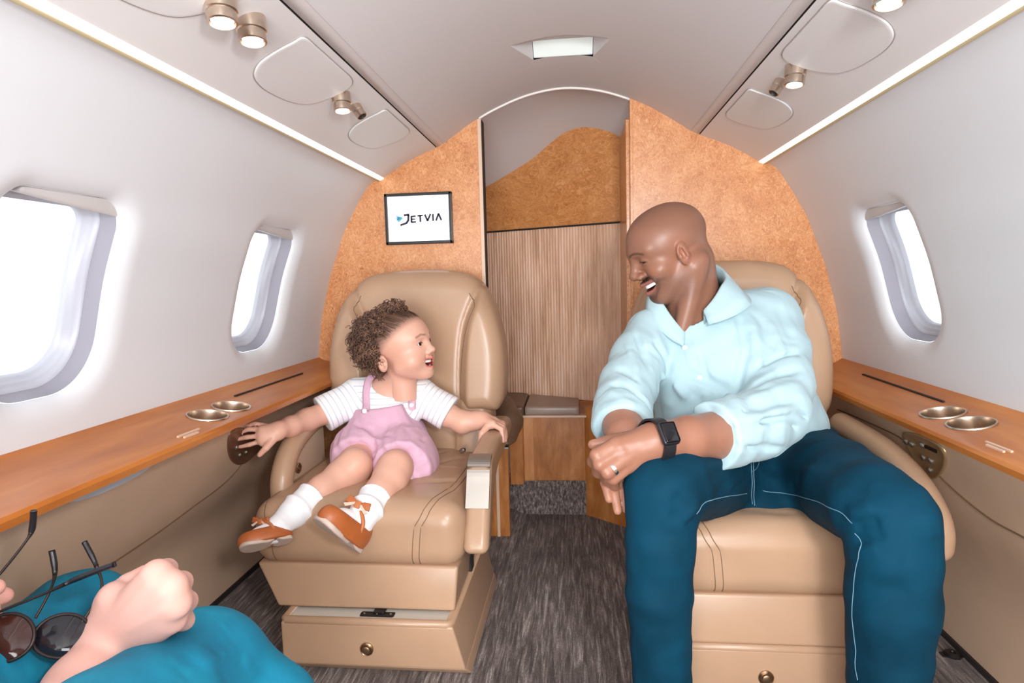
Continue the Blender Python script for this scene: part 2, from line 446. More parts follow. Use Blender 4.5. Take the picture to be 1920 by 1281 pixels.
def to_rect(pt, key, Y0, Y1, Z0, Z1, idx, na=17, ns=6):
    if key is None:
        seg = idx // (na + ns - 1)
        return {0: (pt[0], Z1), 1: (Y0, pt[1]), 2: (pt[0], Z0), 3: (Y1, pt[1])}[seg]
    cy, cz, a, ci = key; c, s_ = math.cos(a), math.sin(a)
    ky = (Y1 - cy) / c if c > 1e-6 else ((Y0 - cy) / c if c < -1e-6 else 1e9)
    kz = (Z1 - cz) / s_ if s_ > 1e-6 else ((Z0 - cz) / s_ if s_ < -1e-6 else 1e9)
    # 45 degrees goes exactly to the rectangle's corner
    base = math.radians(90 * ci); t = (a - base) / (math.pi / 2)
    corner = ((Y1, Z1), (Y0, Z1), (Y0, Z0), (Y1, Z0))[ci]
    st = {0: (Y1, cz), 1: (cy, Z1), 2: (Y0, cz), 3: (cy, Z0)}[ci]; en = {0: (cy, Z1), 1: (Y0, cz), 2: (cy, Z0), 3: (Y1, cz)}[ci]
    if t <= 0.5: u = t * 2; return (st[0] + (corner[0] - st[0]) * u, st[1] + (corner[1] - st[1]) * u)
    u = t * 2 - 1; return (corner[0] + (en[0] - corner[0]) * u, corner[1] + (en[1] - corner[1]) * u)
WIN_C = [1.4265, 0.8165, 0.2065, -0.4035, -1.0135]
WHW, WZ0, WZ1, WRT, WRB = 0.1085, 0.600, 0.893, 0.045, 0.085
RZ0, RZ1, RHW = 0.50, 0.985, 0.19
FIL = 0.036; FDEP = 0.020
def build_wall(s, name):
    V = []; F = []
    def patch(ys, zs):
        o = len(V)
        for y in ys:
            for z in zs: V.append(wpt(s, y, z))
        for f in grid_faces(len(ys), len(zs)): F.append(tuple(int(i) + o for i in f))
    zs = PROF[:, 1]; zl = [z for z in zs if z < RZ0] + [RZ0]; zu = [RZ1] + [z for z in zs if z > RZ1]
    zm = [RZ0] + [z for z in zs if RZ0 < z < RZ1] + [RZ1]
    edges = []
    for c in WIN_C: edges += [(c - RHW, c + RHW)]
    patch([YR, YB], zl); patch([YR, YB], zu)
    cur = YB
    for a, b in edges:
        patch([b, cur], zm); cur = a
    patch([YR, cur], zm)
    for wi, c in enumerate(WIN_C):
        y0, y1 = c - WHW, c + WHW
        ol, ky = rr_outline(y0, y1, WZ0, WZ1, WRT, WRB, -FIL)
        n = len(ol); rings = []
        for t in (1.0, 0.75, 0.5, 0.25, 0.1, 0.0):
            ring = []
            for i in range(n):
                q = to_rect(ol[i], ky[i], c - RHW, c + RHW, RZ0, RZ1, i)
                yy, zz = ol[i][0] + (q[0] - ol[i][0]) * t, ol[i][1] + (q[1] - ol[i][1]) * t
                ring.append(wpt(s, yy, zz))
            rings.append(ring)
        for k in range(1, 9):
            a = math.pi / 2 * k / 8; ins = -FIL + FIL * math.sin(a); dep = FDEP * (1 - math.cos(a))
            o2, _ = rr_outline(y0, y1, WZ0, WZ1, WRT, WRB, ins)
            rings.append([wpt(s, p[0], p[1]) + wnrm(s, p[1]) * dep for p in o2])
        o = len(V)
        for r in rings: V.extend(r)
        for f in grid_faces(len(rings), n, False, True): F.append(tuple(int(i) + o for i in f))
    def backing(y0_, y1_, z0_, z1_):
        o = len(V); zz = np.linspace(z0_, z1_, 12)
        for y in (y0_, y1_):
            for z in zz: V.append(wpt(s, y, z) + wnrm(s, z) * .002)
        for f in grid_faces(2, len(zz)): F.append(tuple(int(i) + o for i in f))
    for c in WIN_C:
        for yy in (c - RHW, c + RHW): backing(yy - .012, yy + .012, RZ0 - .02, RZ1 + .02)
    for zz_ in (RZ0, RZ1): backing(YR, YB, zz_ - .012, zz_ + .012)
    w_ = mesh_obj(name, np.array(V), F, M_WALL)
    tag(w_, kind='structure')
    return w_
WL = build_wall(-1, 'wall_left'); WR = build_wall(1, 'wall_right')
def m_glass():
    q = NT('cabin_window_glass'); t = q.t
    tr = q.n('ShaderNodeBsdfTransparent'); gl = q.n('ShaderNodeBsdfGlossy'); gl.inputs['Roughness'].default_value = 0.05
    mx = q.n('ShaderNodeMixShader'); mx.inputs[0].default_value = .03
    q.l(tr.outputs[0], mx.inputs[1]); q.l(gl.outputs[0], mx.inputs[2])
    q.l(mx.outputs[0], t.nodes['Material Output'].inputs[0]); return q.m
M_GLASS = m_glass()
wn = 0
for s in (-1, 1):
    for c in WIN_C:
        wn += 1
        y0, y1 = c - WHW, c + WHW; zc = 0.5 * (WZ0 + WZ1); N = wnrm(s, zc)
        def ring(ins, dep, wob=0.0, ph=0.0):
            o2, _ = rr_outline(y0, y1, WZ0, WZ1, WRT, WRB, ins)
            r = []
            for i, p in enumerate(o2):
                n1 = wnrm(s, p[1]); k = min(1, dep / 0.04); nn = n1 * (1 - k) + N * k
                yo = wob * math.sin(p[1] * 38 + ph) * (1 if p[0] > c else -1)
                r.append(wpt(s, p[0] + yo, p[1]) + nn * dep)
            return r
        rings = [ring(0.0, FDEP), ring(0.001, 0.030), ring(0.003, 0.046), ring(0.006, 0.056)]
        n = len(rings[0]); V = np.array([p for r in rings for p in r])
        win = mesh_obj('window_%d' % wn, V, grid_faces(len(rings), n, False, True), M_FRAME); tag(win, kind='structure')
        rings = [ring(0.003, 0.046, 0.0), ring(0.008, 0.047, 0.002), ring(0.009, 0.052, 0.004, 0.4), ring(0.014, 0.053, 0.004, 0.8), ring(0.015, 0.060, 0.003, 1.2), ring(0.020, 0.062, 0.002, 1.6), ring(0.021, 0.072)]
        V = np.array([p for r in rings for p in r])
        mesh_obj('inner_frame', V, grid_faces(len(rings), n, False, True), M_FRAME2, win)
        r = ring(0.019, 0.068); mesh_obj('pane', np.array(r), [tuple(range(n))], M_GLASS, win, False)
        # pulled-up shade with its pale grip at the head of the opening
        bm = bmesh.new()
        zt = WZ1 + 0.004
        pts = [(y0 + 0.04, 0.022), (y1 - 0.001, 0.017), (y1 - 0.001, 0.052), (y0 + 0.04, 0.052)]
        P8 = [wpt(s, p[0], zt - zz_) + N * p[1] for p, zz_ in zip(pts, (.013, .027, .027, .013))] + [wpt(s, p[0], zt) + N * p[1] for p in pts]
        add_hex(bm, P8, 0.006, 3); bm_obj('shade', bm, mat('shade_plastic', srgb(206, 203, 202), .45), win, autos=40)

# ------------------------------------------------------------------ ceiling: vault, rails, service panels, light strips
def strip(name, pts, y0, y1, m, parent=None, ny=2, smooth=True):
    V = np.array([[CXC + p[0], y, p[1]] for y in np.linspace(y0, y1, ny) for p in pts])
    return mesh_obj(name, V, grid_faces(ny, len(pts)), m, parent, smooth)
arch = catmull([(-.349, 1.160), (-.26, 1.218), (-.19, 1.253), (-.10, 1.284), (0, 1.297), (.10, 1.284), (.19, 1.253), (.26, 1.218), (.349, 1.160)], 6)
# the vault has a recess for the aisle lamp, so the middle strip is cut around it
LX0, LX1, LY0, LY1 = -0.135, 0.085, 1.425, 1.600
arch_z = lambda x: float(np.interp(x - CXC, arch[:, 0], arch[:, 1]))
def ceiling_mesh():
    xs = sorted(set([round(float(v), 5) for v in arch[:, 0] + CXC] + [LX0, LX1])); ys = [YR, -0.5, 0.2, 0.8, LY0, LY1, 1.7, YB]
    V = []; F = []; idx = {}
    for i, x in enumerate(xs):
        for j, y in enumerate(ys): idx[i, j] = len(V); V.append((x, y, arch_z(x)))
    for i in range(len(xs) - 1):
        for j in range(len(ys) - 1):
            if LX0 - 1e-6 <= xs[i] < LX1 - 1e-6 and abs(ys[j] - LY0) < 1e-6: continue
            F.append((idx[i, j], idx[i + 1, j], idx[i + 1, j + 1], idx[i, j + 1]))
    return np.array(V), F
V, F = ceiling_mesh(); CEIL = mesh_obj('ceiling', V, F, M_CEIL); tag(CEIL, kind='structure')
# recessed lamp: scooped surround and flat lens
def aisle_lamp():
    t = thing('aisle_lamp', 'recessed rectangular aisle lamp in the middle of the ceiling vault', 'ceiling light', (-0.022, 1.50, 1.29))
    n = 13; xs = np.linspace(LX0, LX1, n); xi = np.linspace(-.092, .052, n); zt_ = arch_z(0) + .026
    rows = [[(x, LY0, arch_z(x)) for x in xs], [(x, 1.515, zt_) for x in xi], [(x, 1.552, arch_z(x) + .001) for x in xi], [(x, LY1, arch_z(x)) for x in xs]]
    V = np.array([p for r in rows for p in r]); F = [tuple(f) for f in grid_faces(4, n) if not (n <= f[0] < 2 * n)]
    F += [(0, n, 2 * n, 3 * n), (n - 1, 4 * n - 1, 3 * n - 1, 2 * n - 1)]
    mesh_obj('surround', V, F, M_CEIL, t, False)
    bm = bmesh.new(); add_box(bm, (LX0 - .05, LY0 - .05, 1.325), (LX1 + .05, LY1 + .05, 1.335)); add_box(bm, (LX0 - .05, LY0 - .05, 1.29), (LX0 - .045, LY1 + .05, 1.33)); add_box(bm, (LX1 + .045, LY0 - .05, 1.28), (LX1 + .05, LY1 + .05, 1.33)); add_box(bm, (LX0 - .05, LY0 - .05, 1.30), (LX1 + .05, LY0 - .045, 1.33)); add_box(bm, (LX0 - .05, LY1 + .045, 1.30), (LX1 + .05, LY1 + .05, 1.33)); bm_obj('leak_lid', bm, M_DARK, t)  # unseen box added to keep sky light from leaking into the recess
    za, zb = zt_, arch_z(-.02) - .001; bm = bmesh.new(); add_hex(bm, [(-.091, 1.5505, zb), (.051, 1.5505, zb), (.051, 1.566, zb + .004), (-.091, 1.566, zb + .004), (-.091, 1.5135, za), (.051, 1.5135, za), (.051, 1.530, za + .004), (-.091, 1.530, za + .004)], .0012, 2)
    bm_obj('lens', bm, mat('frosted_lens', srgb(222, 230, 226), 0.35, emit=((0.92, 1.0, 0.98, 1), 0.25)), t)
aisle_lamp()
def svc_pt(s, t, lift=0.0):
    a = np.array([.533, 1.069]); b = np.array([.378, 1.146]); e = b - a; n = np.array([-e[1], e[0]]) * (1 if e[0] > 0 else -1); n /= np.linalg.norm(n)
    if n[1] > 0: n = -n
    p = a + e * t + n * (lift - 0.006 * math.sin(math.pi * min(max(t, 0), 1)))
    return np.array([CXC + s * p[0], 0, p[1]])
trims = 0
for s, side in ((-1, 'left'), (1, 'right')):
    ts = np.linspace(0, 1.03, 12)
    pts = [svc_pt(s, t) for t in ts]; V = np.array([[p[0], y, p[2]] for y in (YR, YB) for p in pts])
    trims += 1
    sp = mesh_obj('trim_%d' % trims, V, grid_faces(2, len(ts)), M_SVC); tag(sp, 'white overhead service panel above the %s-hand windows' % side, kind='structure')
    # rail: two dark joints with a flat pale band between
    for a0, a1, m_, nm, dz in ((1.03, 1.048, M_DARK, 'rail_joint', 0.008), (1.048, 1.185, M_RAIL, 'rail_band', 0.0), (1.185, 1.205, M_DARK, 'rail_joint', 0.008)):
        q0, q1 = svc_pt(s, a0), svc_pt(s, a1)
        if nm == 'rail_joint':
            bm = bmesh.new(); V = []
            pts = [q0, q0 + [0, 0, dz], q1 + [0, 0, dz], q1]
        else: pts = [q0 + [0, 0, .004], q0, q1, q1 + [0, 0, .004]]
        V = np.array([[p[0], y, p[2]] for y in (YR, YB) for p in pts]); mesh_obj(nm, V, grid_faces(2, len(pts)), m_, sp, False)
    q1 = svc_pt(s, 1.205); V = np.array([[p[0], y, p[1]] for y in (YR, YB) for p in ((q1[0], q1[2]), (CXC + s * .3485, 1.1603))])
    mesh_obj('vault_edge', V, grid_faces(2, 2), M_CEIL, sp)
    # hatches: (y, t) outlines
    def hatch(yc, hy, t0, t1, m_):
        ol = []
        base = [(-.93, .975), (-.95, .80), (-.945, .5), (-.90, .26), (-.72, .08), (-.40, .0), (.0, .0), (.45, .05), (.82, .18), (1.02, .45), (1.06, .70), (.97, .90), (.74, .985), (.3, .99), (-.5, .99)]
        P2 = catmull([(yc + hy * a, t0 + (t1 - t0) * b) for a, b in base], 5, True)
        cen = P2.mean(0); rings = []
        for sc, lift in ((1.02, -0.001), (1.0, 0.0008), (0.985, 0.003), (0.955, 0.0034)):
            rings.append([svc_pt(s, cen[1] + (p[1] - cen[1]) * sc, lift) + [0, cen[0] + (p[0] - cen[0]) * sc, 0] for p in P2])
        V = np.array([p for r in rings for p in r]); n = len(P2)
        F = [tuple(f) for f in grid_faces(len(rings), n, False, True)] + [tuple(range((len(rings) - 1) * n, len(rings) * n))]
        mesh_obj('hatch', V, F, m_, sp).data.set_sharp_from_angle(angle=math.radians(30))
        R2 = [svc_pt(s, cen[1] + (p[1] - cen[1]) * 1.012, 0.0002) + [0, cen[0] + (p[0] - cen[0]) * 1.012, 0] for p in P2]
        V2, F2 = tube_vf(np.array(R2), 0.0011, 5, True); mesh_obj('hatch_joint', V2, F2, mat('grey_joint', srgb(168, 160, 156), 0.6), sp)
    hatch(1.062, .118, .262, .955, M_SVC); hatch(1.468, .112, .28, .955, M_SVC2); hatch(0.66, .13, .262, .955, M_SVC); hatch(0.15, .16, .262, .955, M_SVC)
    # light strip and its cream lip in the cove between wall and service panel
    ls = thing('light_strip', 'glowing warm white light strip running along the top of the %s-hand wall' % side, 'light strip', (CXC + s * .543, 0.2, 1.066))
    V = np.array([[CXC + s * p[0], y, p[1]] for y in (YR, YB - 0.001) for p in ((.5335, 1.0695), (.534, 1.066), (.5455, 1.0615), (.5475, 1.0645))])
    mesh_obj('diffuser', V, grid_faces(2, 4), M_LED, ls, False)
    V = np.array([[CXC + s * p[0], y, p[1]] for y in (YR, YB - 0.001) for p in ((.5455, 1.0665), (.5450, 1.0605), (.549, 1.0590), (.5535, 1.0600), (.556, 1.0635))])
    mesh_obj('lip', V, grid_faces(2, 5), M_CREAM, ls, False)

# reading lights and air nozzles
M_LENS = mat('lit_lens', srgb(255, 255, 255), 0.2, emit=((1.0, 0.98, 0.96, 1), 3.0))
def reading_light(s, y, t, label, r=0.019, nozzle=None, recess_dy=-0.03, lamp2=None):
    o = svc_pt(s, t); o[1] = y
    n = svc_pt(s, t, 0.01) - svc_pt(s, t, 0.0); n = n / np.linalg.norm(n)
    L = thing('reading_light', label, 'reading light', o, 'overhead reading lights')
    def barrel(pos, dirv, r, lit=True, ln=0.026):
        d = np.asarray(dirv, float); d /= np.linalg.norm(d)
        b = lathe('barrel', [(r * .96, -0.012), (r, -0.008), (r, ln * .45), (r * .90, ln * .5), (r * .93, ln * .6), (r * .93, ln), (r * .8, ln + .001), (r * .78, ln - .004)], pos, d, M_METAL, L, 28)
        if lit: lathe('lens', [(r * .70, ln - .005), (r * .68, ln - .002), (r * .4, ln - .0005), (0.0005, ln)], pos, d, M_LENS, b, 24)
        else: lathe('nozzle_opening', [(r * .72, ln - .003), (r * .4, ln - .0025)], pos, d, M_DARK, b, 16)
        return b
    # bronze recess cup behind the lamps
    tv = svc_pt(s, t + .1) - svc_pt(s, t); tv = tv / np.linalg.norm(tv)
    V = []; 
    no = 28
    for sc, dp in ((1.0, .0006), (.9, .0018), (.5, .002), (.02, .002)):
        for k in range(no):
            a = 2 * math.pi * k / no
            V.append(o + n * dp + np.array([0, 1, 0]) * (recess_dy + .034 * sc * math.cos(a)) + tv * (.020 * sc * math.sin(a)))
    mesh_obj('bezel', np.array(V), grid_faces(4, no, False, True), mat('bronze_recess', srgb(160, 122, 92), 0.35, metal=0.9), L)
    down = np.array([-s * .10, -0.10, -1.0])
    barrel(o + n * .004, down, r)
    if lamp2 is not None:
        o2 = svc_pt(s, t + .02); o2[1] = y + lamp2; barrel(o2 + n * .003, down, r)
    if nozzle is not None:
        o2 = svc_pt(s, t + .02); o2[1] = y + nozzle; barrel(o2 + n * .002, n + np.array([-s * 0.15, -0.1, 0]), r * .62, False, .026)
reading_light(-1, 0.785, .70, 'pair of lit round reading lights, nearest pair on the left service panel', .0205, lamp2=.07)
reading_light(-1, 1.200, .69, 'lit reading light with air nozzle beside the small left hatch', .0185, nozzle=.072)
reading_light(1, 1.200, .70, 'lit reading light with air nozzle beside the small right hatch', .0185, nozzle=.072)
reading_light(1, 0.80, .66, 'round reading light cut off by the top edge, on the right service panel', .0205, lamp2=.07)

# ------------------------------------------------------------------ floor
ZSF = -.012                                        # seat floor level, a step above the aisle
bm = bmesh.new()
ZAF = -.030                                       # aisle level
fx = [(-1.0, ZSF), (-0.222, ZSF), (-0.213, ZSF - .004), (-0.205, ZSF - .009), (-0.19, ZAF + .003), (-.182, ZAF), (0.165, ZAF), (0.175, ZAF + .003), (0.188, ZSF - .009), (0.197, ZSF - .002), (.205, ZSF), (1.0, ZSF)]
V = np.array([[p[0], y, p[1]] for y in (YR, 2.6) for p in fx]); FL = mesh_obj('floor', V, grid_faces(2, len(fx)), M_CARPET, None, False); tag(FL, kind='structure')
bm.free()
# rear wall of the cabin behind the photographer
bm = bmesh.new(); add_box(bm, (-1.0, YR - .03, -0.05), (1.0, YR, 1.4)); o = bm_obj('wall_back', bm, M_WALL); tag(o, kind='structure')

# ------------------------------------------------------------------ wooden ledges and leather side panels
LEDGE = {-1: ((-0.792, .534), (-0.645, .5085)), 1: ((0.748, .509), (0.610, .4805))}     # (x, z) at the wall and at the inner edge
def on_ledge(px, py, s):
    (xo, zo), (xi, zi) = LEDGE[s]; d = RW.T @ np.array([(px - PCX) / FPX, (py - PCY) / FPX, 1.0])
    n = np.array([-(zi - zo), 0, xi - xo]); return CAM + d * ((np.array([xo, 0, zo]) - CAM) @ n / (d @ n))
def ledge(s, side):
    (xo, zo), (xi, zi) = LEDGE[s]; sl = (zi - zo) / (xi - xo)
    top = lambda x: zo + (x - xo) * sl
    pr = [(xo + s * .004, zo + .012), (xo, zo + .010), (xo - s * .008, zo + .004), (xo - s * .022, top(xo - s * .022)), (xi + s * .05, top(xi + s * .05)), (xi + s * .046, top(xi + s * .046)), (xi + s * .010, top(xi + s * .010)), (xi + s * .003, top(xi + s * .003) - .001), (xi, zi - .006), (xi + s * .002, zi - .016), (xi + s * .02, zi - .02), (xo, zi - .02)]
    t = thing('side_ledge', 'glossy walnut ledge along the %s-hand wall under the windows' % side, 'ledge', (xi, 1.0, zi))
    cups = [on_ledge(390, 780, s), on_ledge(433, 763, s)] if s < 0 else [on_ledge(1820, 795, s), on_ledge(1768, 775, s)]
    for c in cups: c[0] = np.mean([q[0] for q in cups])
    cr = 0.0345; cx_ = float(cups[0][0])
    V = []; F = []
    def ext(prof, y0, y1):
        o = len(V); n = len(prof)
        for y in (y0, y1):
            for p in prof: V.append((p[0], y, p[1]))
        for f in grid_faces(2, n): F.append(tuple(int(i) + o for i in f))
    ya, yb = cups[0][1] - .037, cups[1][1] + .037
    ext(pr, YR, ya); ext(pr, yb, YB)
    xa, xb = cx_ - s * .037, cx_ + s * .037; xl, xh = min(xa, xb), max(xa, xb)
    topz = top
    outer = [p for p in pr[:4] if abs(p[0]) > abs(xb)] + [(xb, top(xb))]
    inner = [(xa, top(xa))] + [p for p in pr[4:7] if abs(p[0]) < abs(xa)] + pr[7:]
    ext(outer, ya, yb); ext(inner, ya, yb)
    nv = np.array([-sl, 0, 1.0]); nv /= np.linalg.norm(nv)
    for c in cups:
        ux, uy = float(c[0]), float(c[1])
        no = 32; o = len(V); ymid = (cups[0][1] + cups[1][1]) / 2
        y0, y1 = (ya, ymid) if uy < ymid else (ymid, yb)
        for k in range(no):
            a = 2 * math.pi * (k + .5) / no; c_, sn = math.cos(a), math.sin(a)
            kx = ((xh if c_ > 0 else xl) - ux) / c_; ky = ((y1 if sn > 0 else y0) - uy) / sn; kk = min(kx, ky)
            V.append((ux + c_ * kk, uy + sn * kk, top(ux + c_ * kk)))
        for k in range(no):
            a = 2 * math.pi * (k + .5) / no; V.append((ux + math.cos(a) * cr, uy + math.sin(a) * cr, top(ux + math.cos(a) * cr)))
        for f in grid_faces(2, no, False, True): F.append(tuple(int(i) + o for i in f))
        for (qx, qy) in ((xl, y0), (xl, y1), (xh, y0), (xh, y1)):
            k0 = int(math.floor((math.atan2(qy - uy, qx - ux) % (2 * math.pi)) / (2 * math.pi / no) - .5)) % no
            V.append((qx, qy, top(qx))); F.append((o + k0, o + (k0 + 1) % no, len(V) - 1))
        lathe('cup_recess', [(cr * 1.10, .0005), (cr * 1.08, .0026), (cr * 1.0, .0024), (cr * .97, -.003), (cr * .96, -.030), (cr * .3, -.031), (.0005, -.031)], (ux, uy, top(ux)), nv, M_METAL, t, 40, False)
    mesh_obj('board', np.array(V), F, M_LEDGE, t, True).data.set_sharp_from_angle(angle=math.radians(28))
    def slab(name, p, q, wd, m_):
        a, b = on_ledge(*p, s), on_ledge(*q, s); e = (b - a); L = np.linalg.norm(e); e /= L; sd = np.cross(nv, e)
        bm = bmesh.new(); add_hex(bm, [a - sd * wd - nv * .001, b - sd * wd - nv * .001, b + sd * wd - nv * .001, a + sd * wd - nv * .001, a - sd * wd + nv * .0028, b - sd * wd + nv * .0028, b + sd * wd + nv * .0028, a + sd * wd + nv * .0028]); bm_obj(name, bm, m_, t)
    if s < 0:
        slab('table_slot', (440, 744), (567, 701), .0022, M_DARK); slab('dash', (333, 821), (373, 806), .0018, M_EDGE); slab('dash', (345, 822), (371, 812), .0018, M_EDGE)
    else:
        slab('table_slot', (1618, 703), (1770, 755), .0022, M_DARK); slab('dash', (1849, 830), (1898, 849), .0018, M_EDGE); slab('dash', (1850, 836), (1883, 849), .0018, M_EDGE)
    bot = -.888 if s < 0 else .764
    zz = [ZSF, .12, .21, .30, .38, zi - .05, zi - .018]
    xm = xi + s * (.068 if s < 0 else .032); xx = [bot, bot - s * .006, bot - s * .024, xm + s * (abs(bot) - abs(xm)) * .52, xm + s * (abs(bot) - abs(xm)) * .30, xm + s * .014, xm]
    pzc = catmull(np.array(list(zip(zz, xx))), 6)
    pz = lambda z: float(np.interp(z, pzc[:, 0], pzc[:, 1]))
    ny = 40; ys = np.linspace(YR, YB, ny); zs = np.linspace(-.03, zi - .018, 30)
    V = np.array([(pz(z), y, z) for y in ys for z in zs])
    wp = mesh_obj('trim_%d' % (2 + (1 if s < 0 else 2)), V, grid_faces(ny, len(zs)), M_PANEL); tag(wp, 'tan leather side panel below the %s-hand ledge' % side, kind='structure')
    # the curved seam that divides the upper from the lower panel
    def on_panel(px, py):
        d = RW.T @ np.array([(px - PCX) / FPX, (py - PCY) / FPX, 1.0]); d /= np.linalg.norm(d); t0, t1 = .3, 2.5
        for _ in range(60):
            tm = .5 * (t0 + t1); p = CAM + d * tm
            if s * (p[0] - pz(min(max(p[2], -.03), zi - .018))) > 0: t1 = tm
            else: t0 = tm
        p = CAM + d * t0; p[0] -= s * .0008; return p
    spx = [(-60, 1212), (0, 1180), (100, 1122), (200, 1063), (300, 996), (365, 948), (410, 915), (440, 886), (470, 846), (520, 800)] if s < 0 else [(1990, 1050), (1920, 1008), (1860, 975), (1800, 928), (1755, 885), (1720, 848), (1690, 822), (1650, 802), (1600, 780), (1570, 768)]
    path = catmull(np.array([on_panel(*q) for q in spx]), 6)
    V, F = tube_vf(path, .0016, 6); mesh_obj('seam', V, F, M_STITCH, wp)
    bm = bmesh.new(); add_box(bm, (min(bot, bot - s * .006), YR, ZSF), (max(bot, bot - s * .006), YB, ZSF + .012)); bm_obj('kick_strip', bm, M_DARK, wp)
    return t, on_panel, wp
LEDGE_L, PANL, PANEL_L = ledge(-1, 'left'); LEDGE_R, PANR, PANEL_R = ledge(1, 'right')

# ------------------------------------------------------------------ burl bulkheads either side of the passage
def prof_top(x):
    h = abs(x - CXC)
    P = sorted([(p[0], p[1]) for p in arch if p[0] >= 0] + [(.366, 1.150), (.40, 1.135), (.47, 1.100), (.533, 1.069)] + [(float(p[0]), float(p[1])) for p in PROF[::-1] if p[0] < .5485])
    return float(np.interp(h, [p[0] for p in P], [p[1] for p in P]))
def bulkhead(name, xin, s, y0, y1, top_in, label):
    pts = [(xin, -.032), (xin, top_in)]
    hs = np.linspace(abs(xin - CXC), .545, 26)[1:]
    pts += [(CXC + s * h, prof_top(CXC + s * h) + .012) for h in hs]
    zz = np.linspace(1.06, .40, 26); pts += [(CXC + s * (hz(z) + .012), z) for z in zz]
    pts += [(CXC + s * .80, .40), (s * .95, -.032)]
    bm = bmesh.new(); add_poly(bm, [(p[0], y0, p[1]) for p in pts], (0, y1 - y0, 0))
    o = bm_obj(name, bm, M_BURL); tag(o, label, kind='structure'); return o
BL = bulkhead('wall_bulkhead_left', -0.272, -1, YB, YB + .03, prof_top(-.272), 'burl veneer bulkhead behind the left seat')
BR = bulkhead('wall_bulkhead_right', 0.166, 1, YB, YB + .03, prof_top(.166), 'burl veneer bulkhead behind the right seat')
# pale edge trims of the passage
bm = bmesh.new(); add_box(bm, (-.2725, YB - .004, 0.25), (-.2615, YB + .034, prof_top(-.27) - .002), .002); bm_obj('edge_trim', bm, M_EDGE, BL)
bm = bmesh.new(); add_box(bm, (-.2615, YB + .004, 0.25), (-.2592, YB + .04, prof_top(-.27) - .004), .001); bm_obj('edge_shadow_gap', bm, M_DARK, BL)
bm = bmesh.new(); add_box(bm, (.150, YB + .02, -.032), (.1665, 2.10, 1.205), .002); add_box(bm, (.160, YB - .003, -.032), (.168, YB + .03, 1.262), .001); bm_obj('jamb', bm, M_BURL, BR)
# white bead around the arched header
bead = np.array([(x, YB + .001, arch_z(x) - .002) for x in np.linspace(-.268, .163, 30)])
V, F = tube_vf(bead, .0035, 8); o = mesh_obj('trim_9', V, F, mat('white_bead', srgb(240, 232, 226), .3)); tag(o, 'white arched bead over the passage', kind='structure')
# vestibule behind: vault soffit, angled rear partition with burl head panel and tambour door
def rearY(x): return float(np.interp(x, [-.40, -.34, .161, .30], [2.33, 2.30, 2.06, 2.0]))
top_px = [(900, 356), (925, 343), (960, 322), (1000, 296), (1035, 266), (1060, 248), (1090, 239), (1120, 241), (1150, 250), (1172, 264)]
top_w = []
for px, py in top_px:
    Y = 2.2
    for _ in range(8): Y = rearY(at(px, py, Y)[0])
    top_w.append(at(px, py, Y))
top_w = catmull(np.array(top_w), 4)
front = np.array([(x, YB + .0, arch_z(x)) for x in np.interp(np.linspace(0, 1, len(top_w)), [0, 1], [-.275, .168])])
mid = []
rows = []
for u in np.linspace(0, 1, 9):
    r = front * (1 - u) + top_w * u
    r[:, 2] += .035 * math.sin(math.pi * u) * np.linspace(1, .4, len(r)); rows.append(r)
V = np.vstack(rows); o = mesh_obj('ceiling_vestibule', V, grid_faces(len(rows), len(top_w)), M_CEIL); tag(o, 'curved grey ceiling over the passage', kind='structure')
# left side skin of vestibule (seals the view)
bm = bmesh.new(); add_box(bm, (-.42, YB + .03, -.04), (-.40, 2.45, 1.35)); add_box(bm, (.166, YB + .03, -.04), (.186, 2.2, 1.35)); add_box(bm, (-.42, YB, 1.36), (.2, 2.45, 1.38)); add_box(bm, (-.6, 2.46, -.05), (.4, 2.48, 1.4)); o = bm_obj('wall_vestibule', bm, M_CEIL); tag(o, kind='structure')
DOOR = thing('rear_partition', 'angled rear partition with burl head panel over a ribbed tambour door', 'partition', (-.09, 2.18, .33)); 
ZT = .938; ZBt = .336
pts = [(top_w[0][0], rearY(top_w[0][0]), ZT)] + [tuple(p) for p in top_w] + [(top_w[-1][0], rearY(top_w[-1][0]), ZT)]
bm = bmesh.new(); add_poly(bm, pts, (0.012, .03, 0)); bm_obj('head_panel', bm, M_BURLD, DOOR)
# tambour: ribbed sheet of half-round slats
x0, x1 = -.36, .163; ns = 52; V = []
cols = []
for i in range(ns):
    for k in range(5):
        u = (i + k / 5) / ns; x = x0 + (x1 - x0) * u; a = math.pi * k / 5
        cols.append((x, rearY(x) - .0045 * math.sin(a)))
cols.append((x1, rearY(x1)))
V = np.array([(c[0], c[1] + .004, z) for z in (ZBt, ZT + .002) for c in cols]); tb = mesh_obj('tambour', V, grid_faces(2, len(cols)), M_TAMB, DOOR); tag(tb, 'ribbed wooden tambour door', kind='stuff')
tb.data.set_sharp_from_angle(angle=math.radians(40))
p0, p1 = np.array([x0, rearY(x0) - .005, ZT]), np.array([x1, rearY(x1) - .005, ZT]); bm = bmesh.new(); add_hex(bm, [p0 + [0, 0, -.002], p1 + [0, 0, -.002], p1 + [0, .01, -.002], p0 + [0, .01, -.002], p0 + [0, 0, .004], p1 + [0, 0, .004], p1 + [0, .01, .004], p0 + [0, .01, .004]]); bm_obj('head_joint', bm, M_DARK, DOOR)
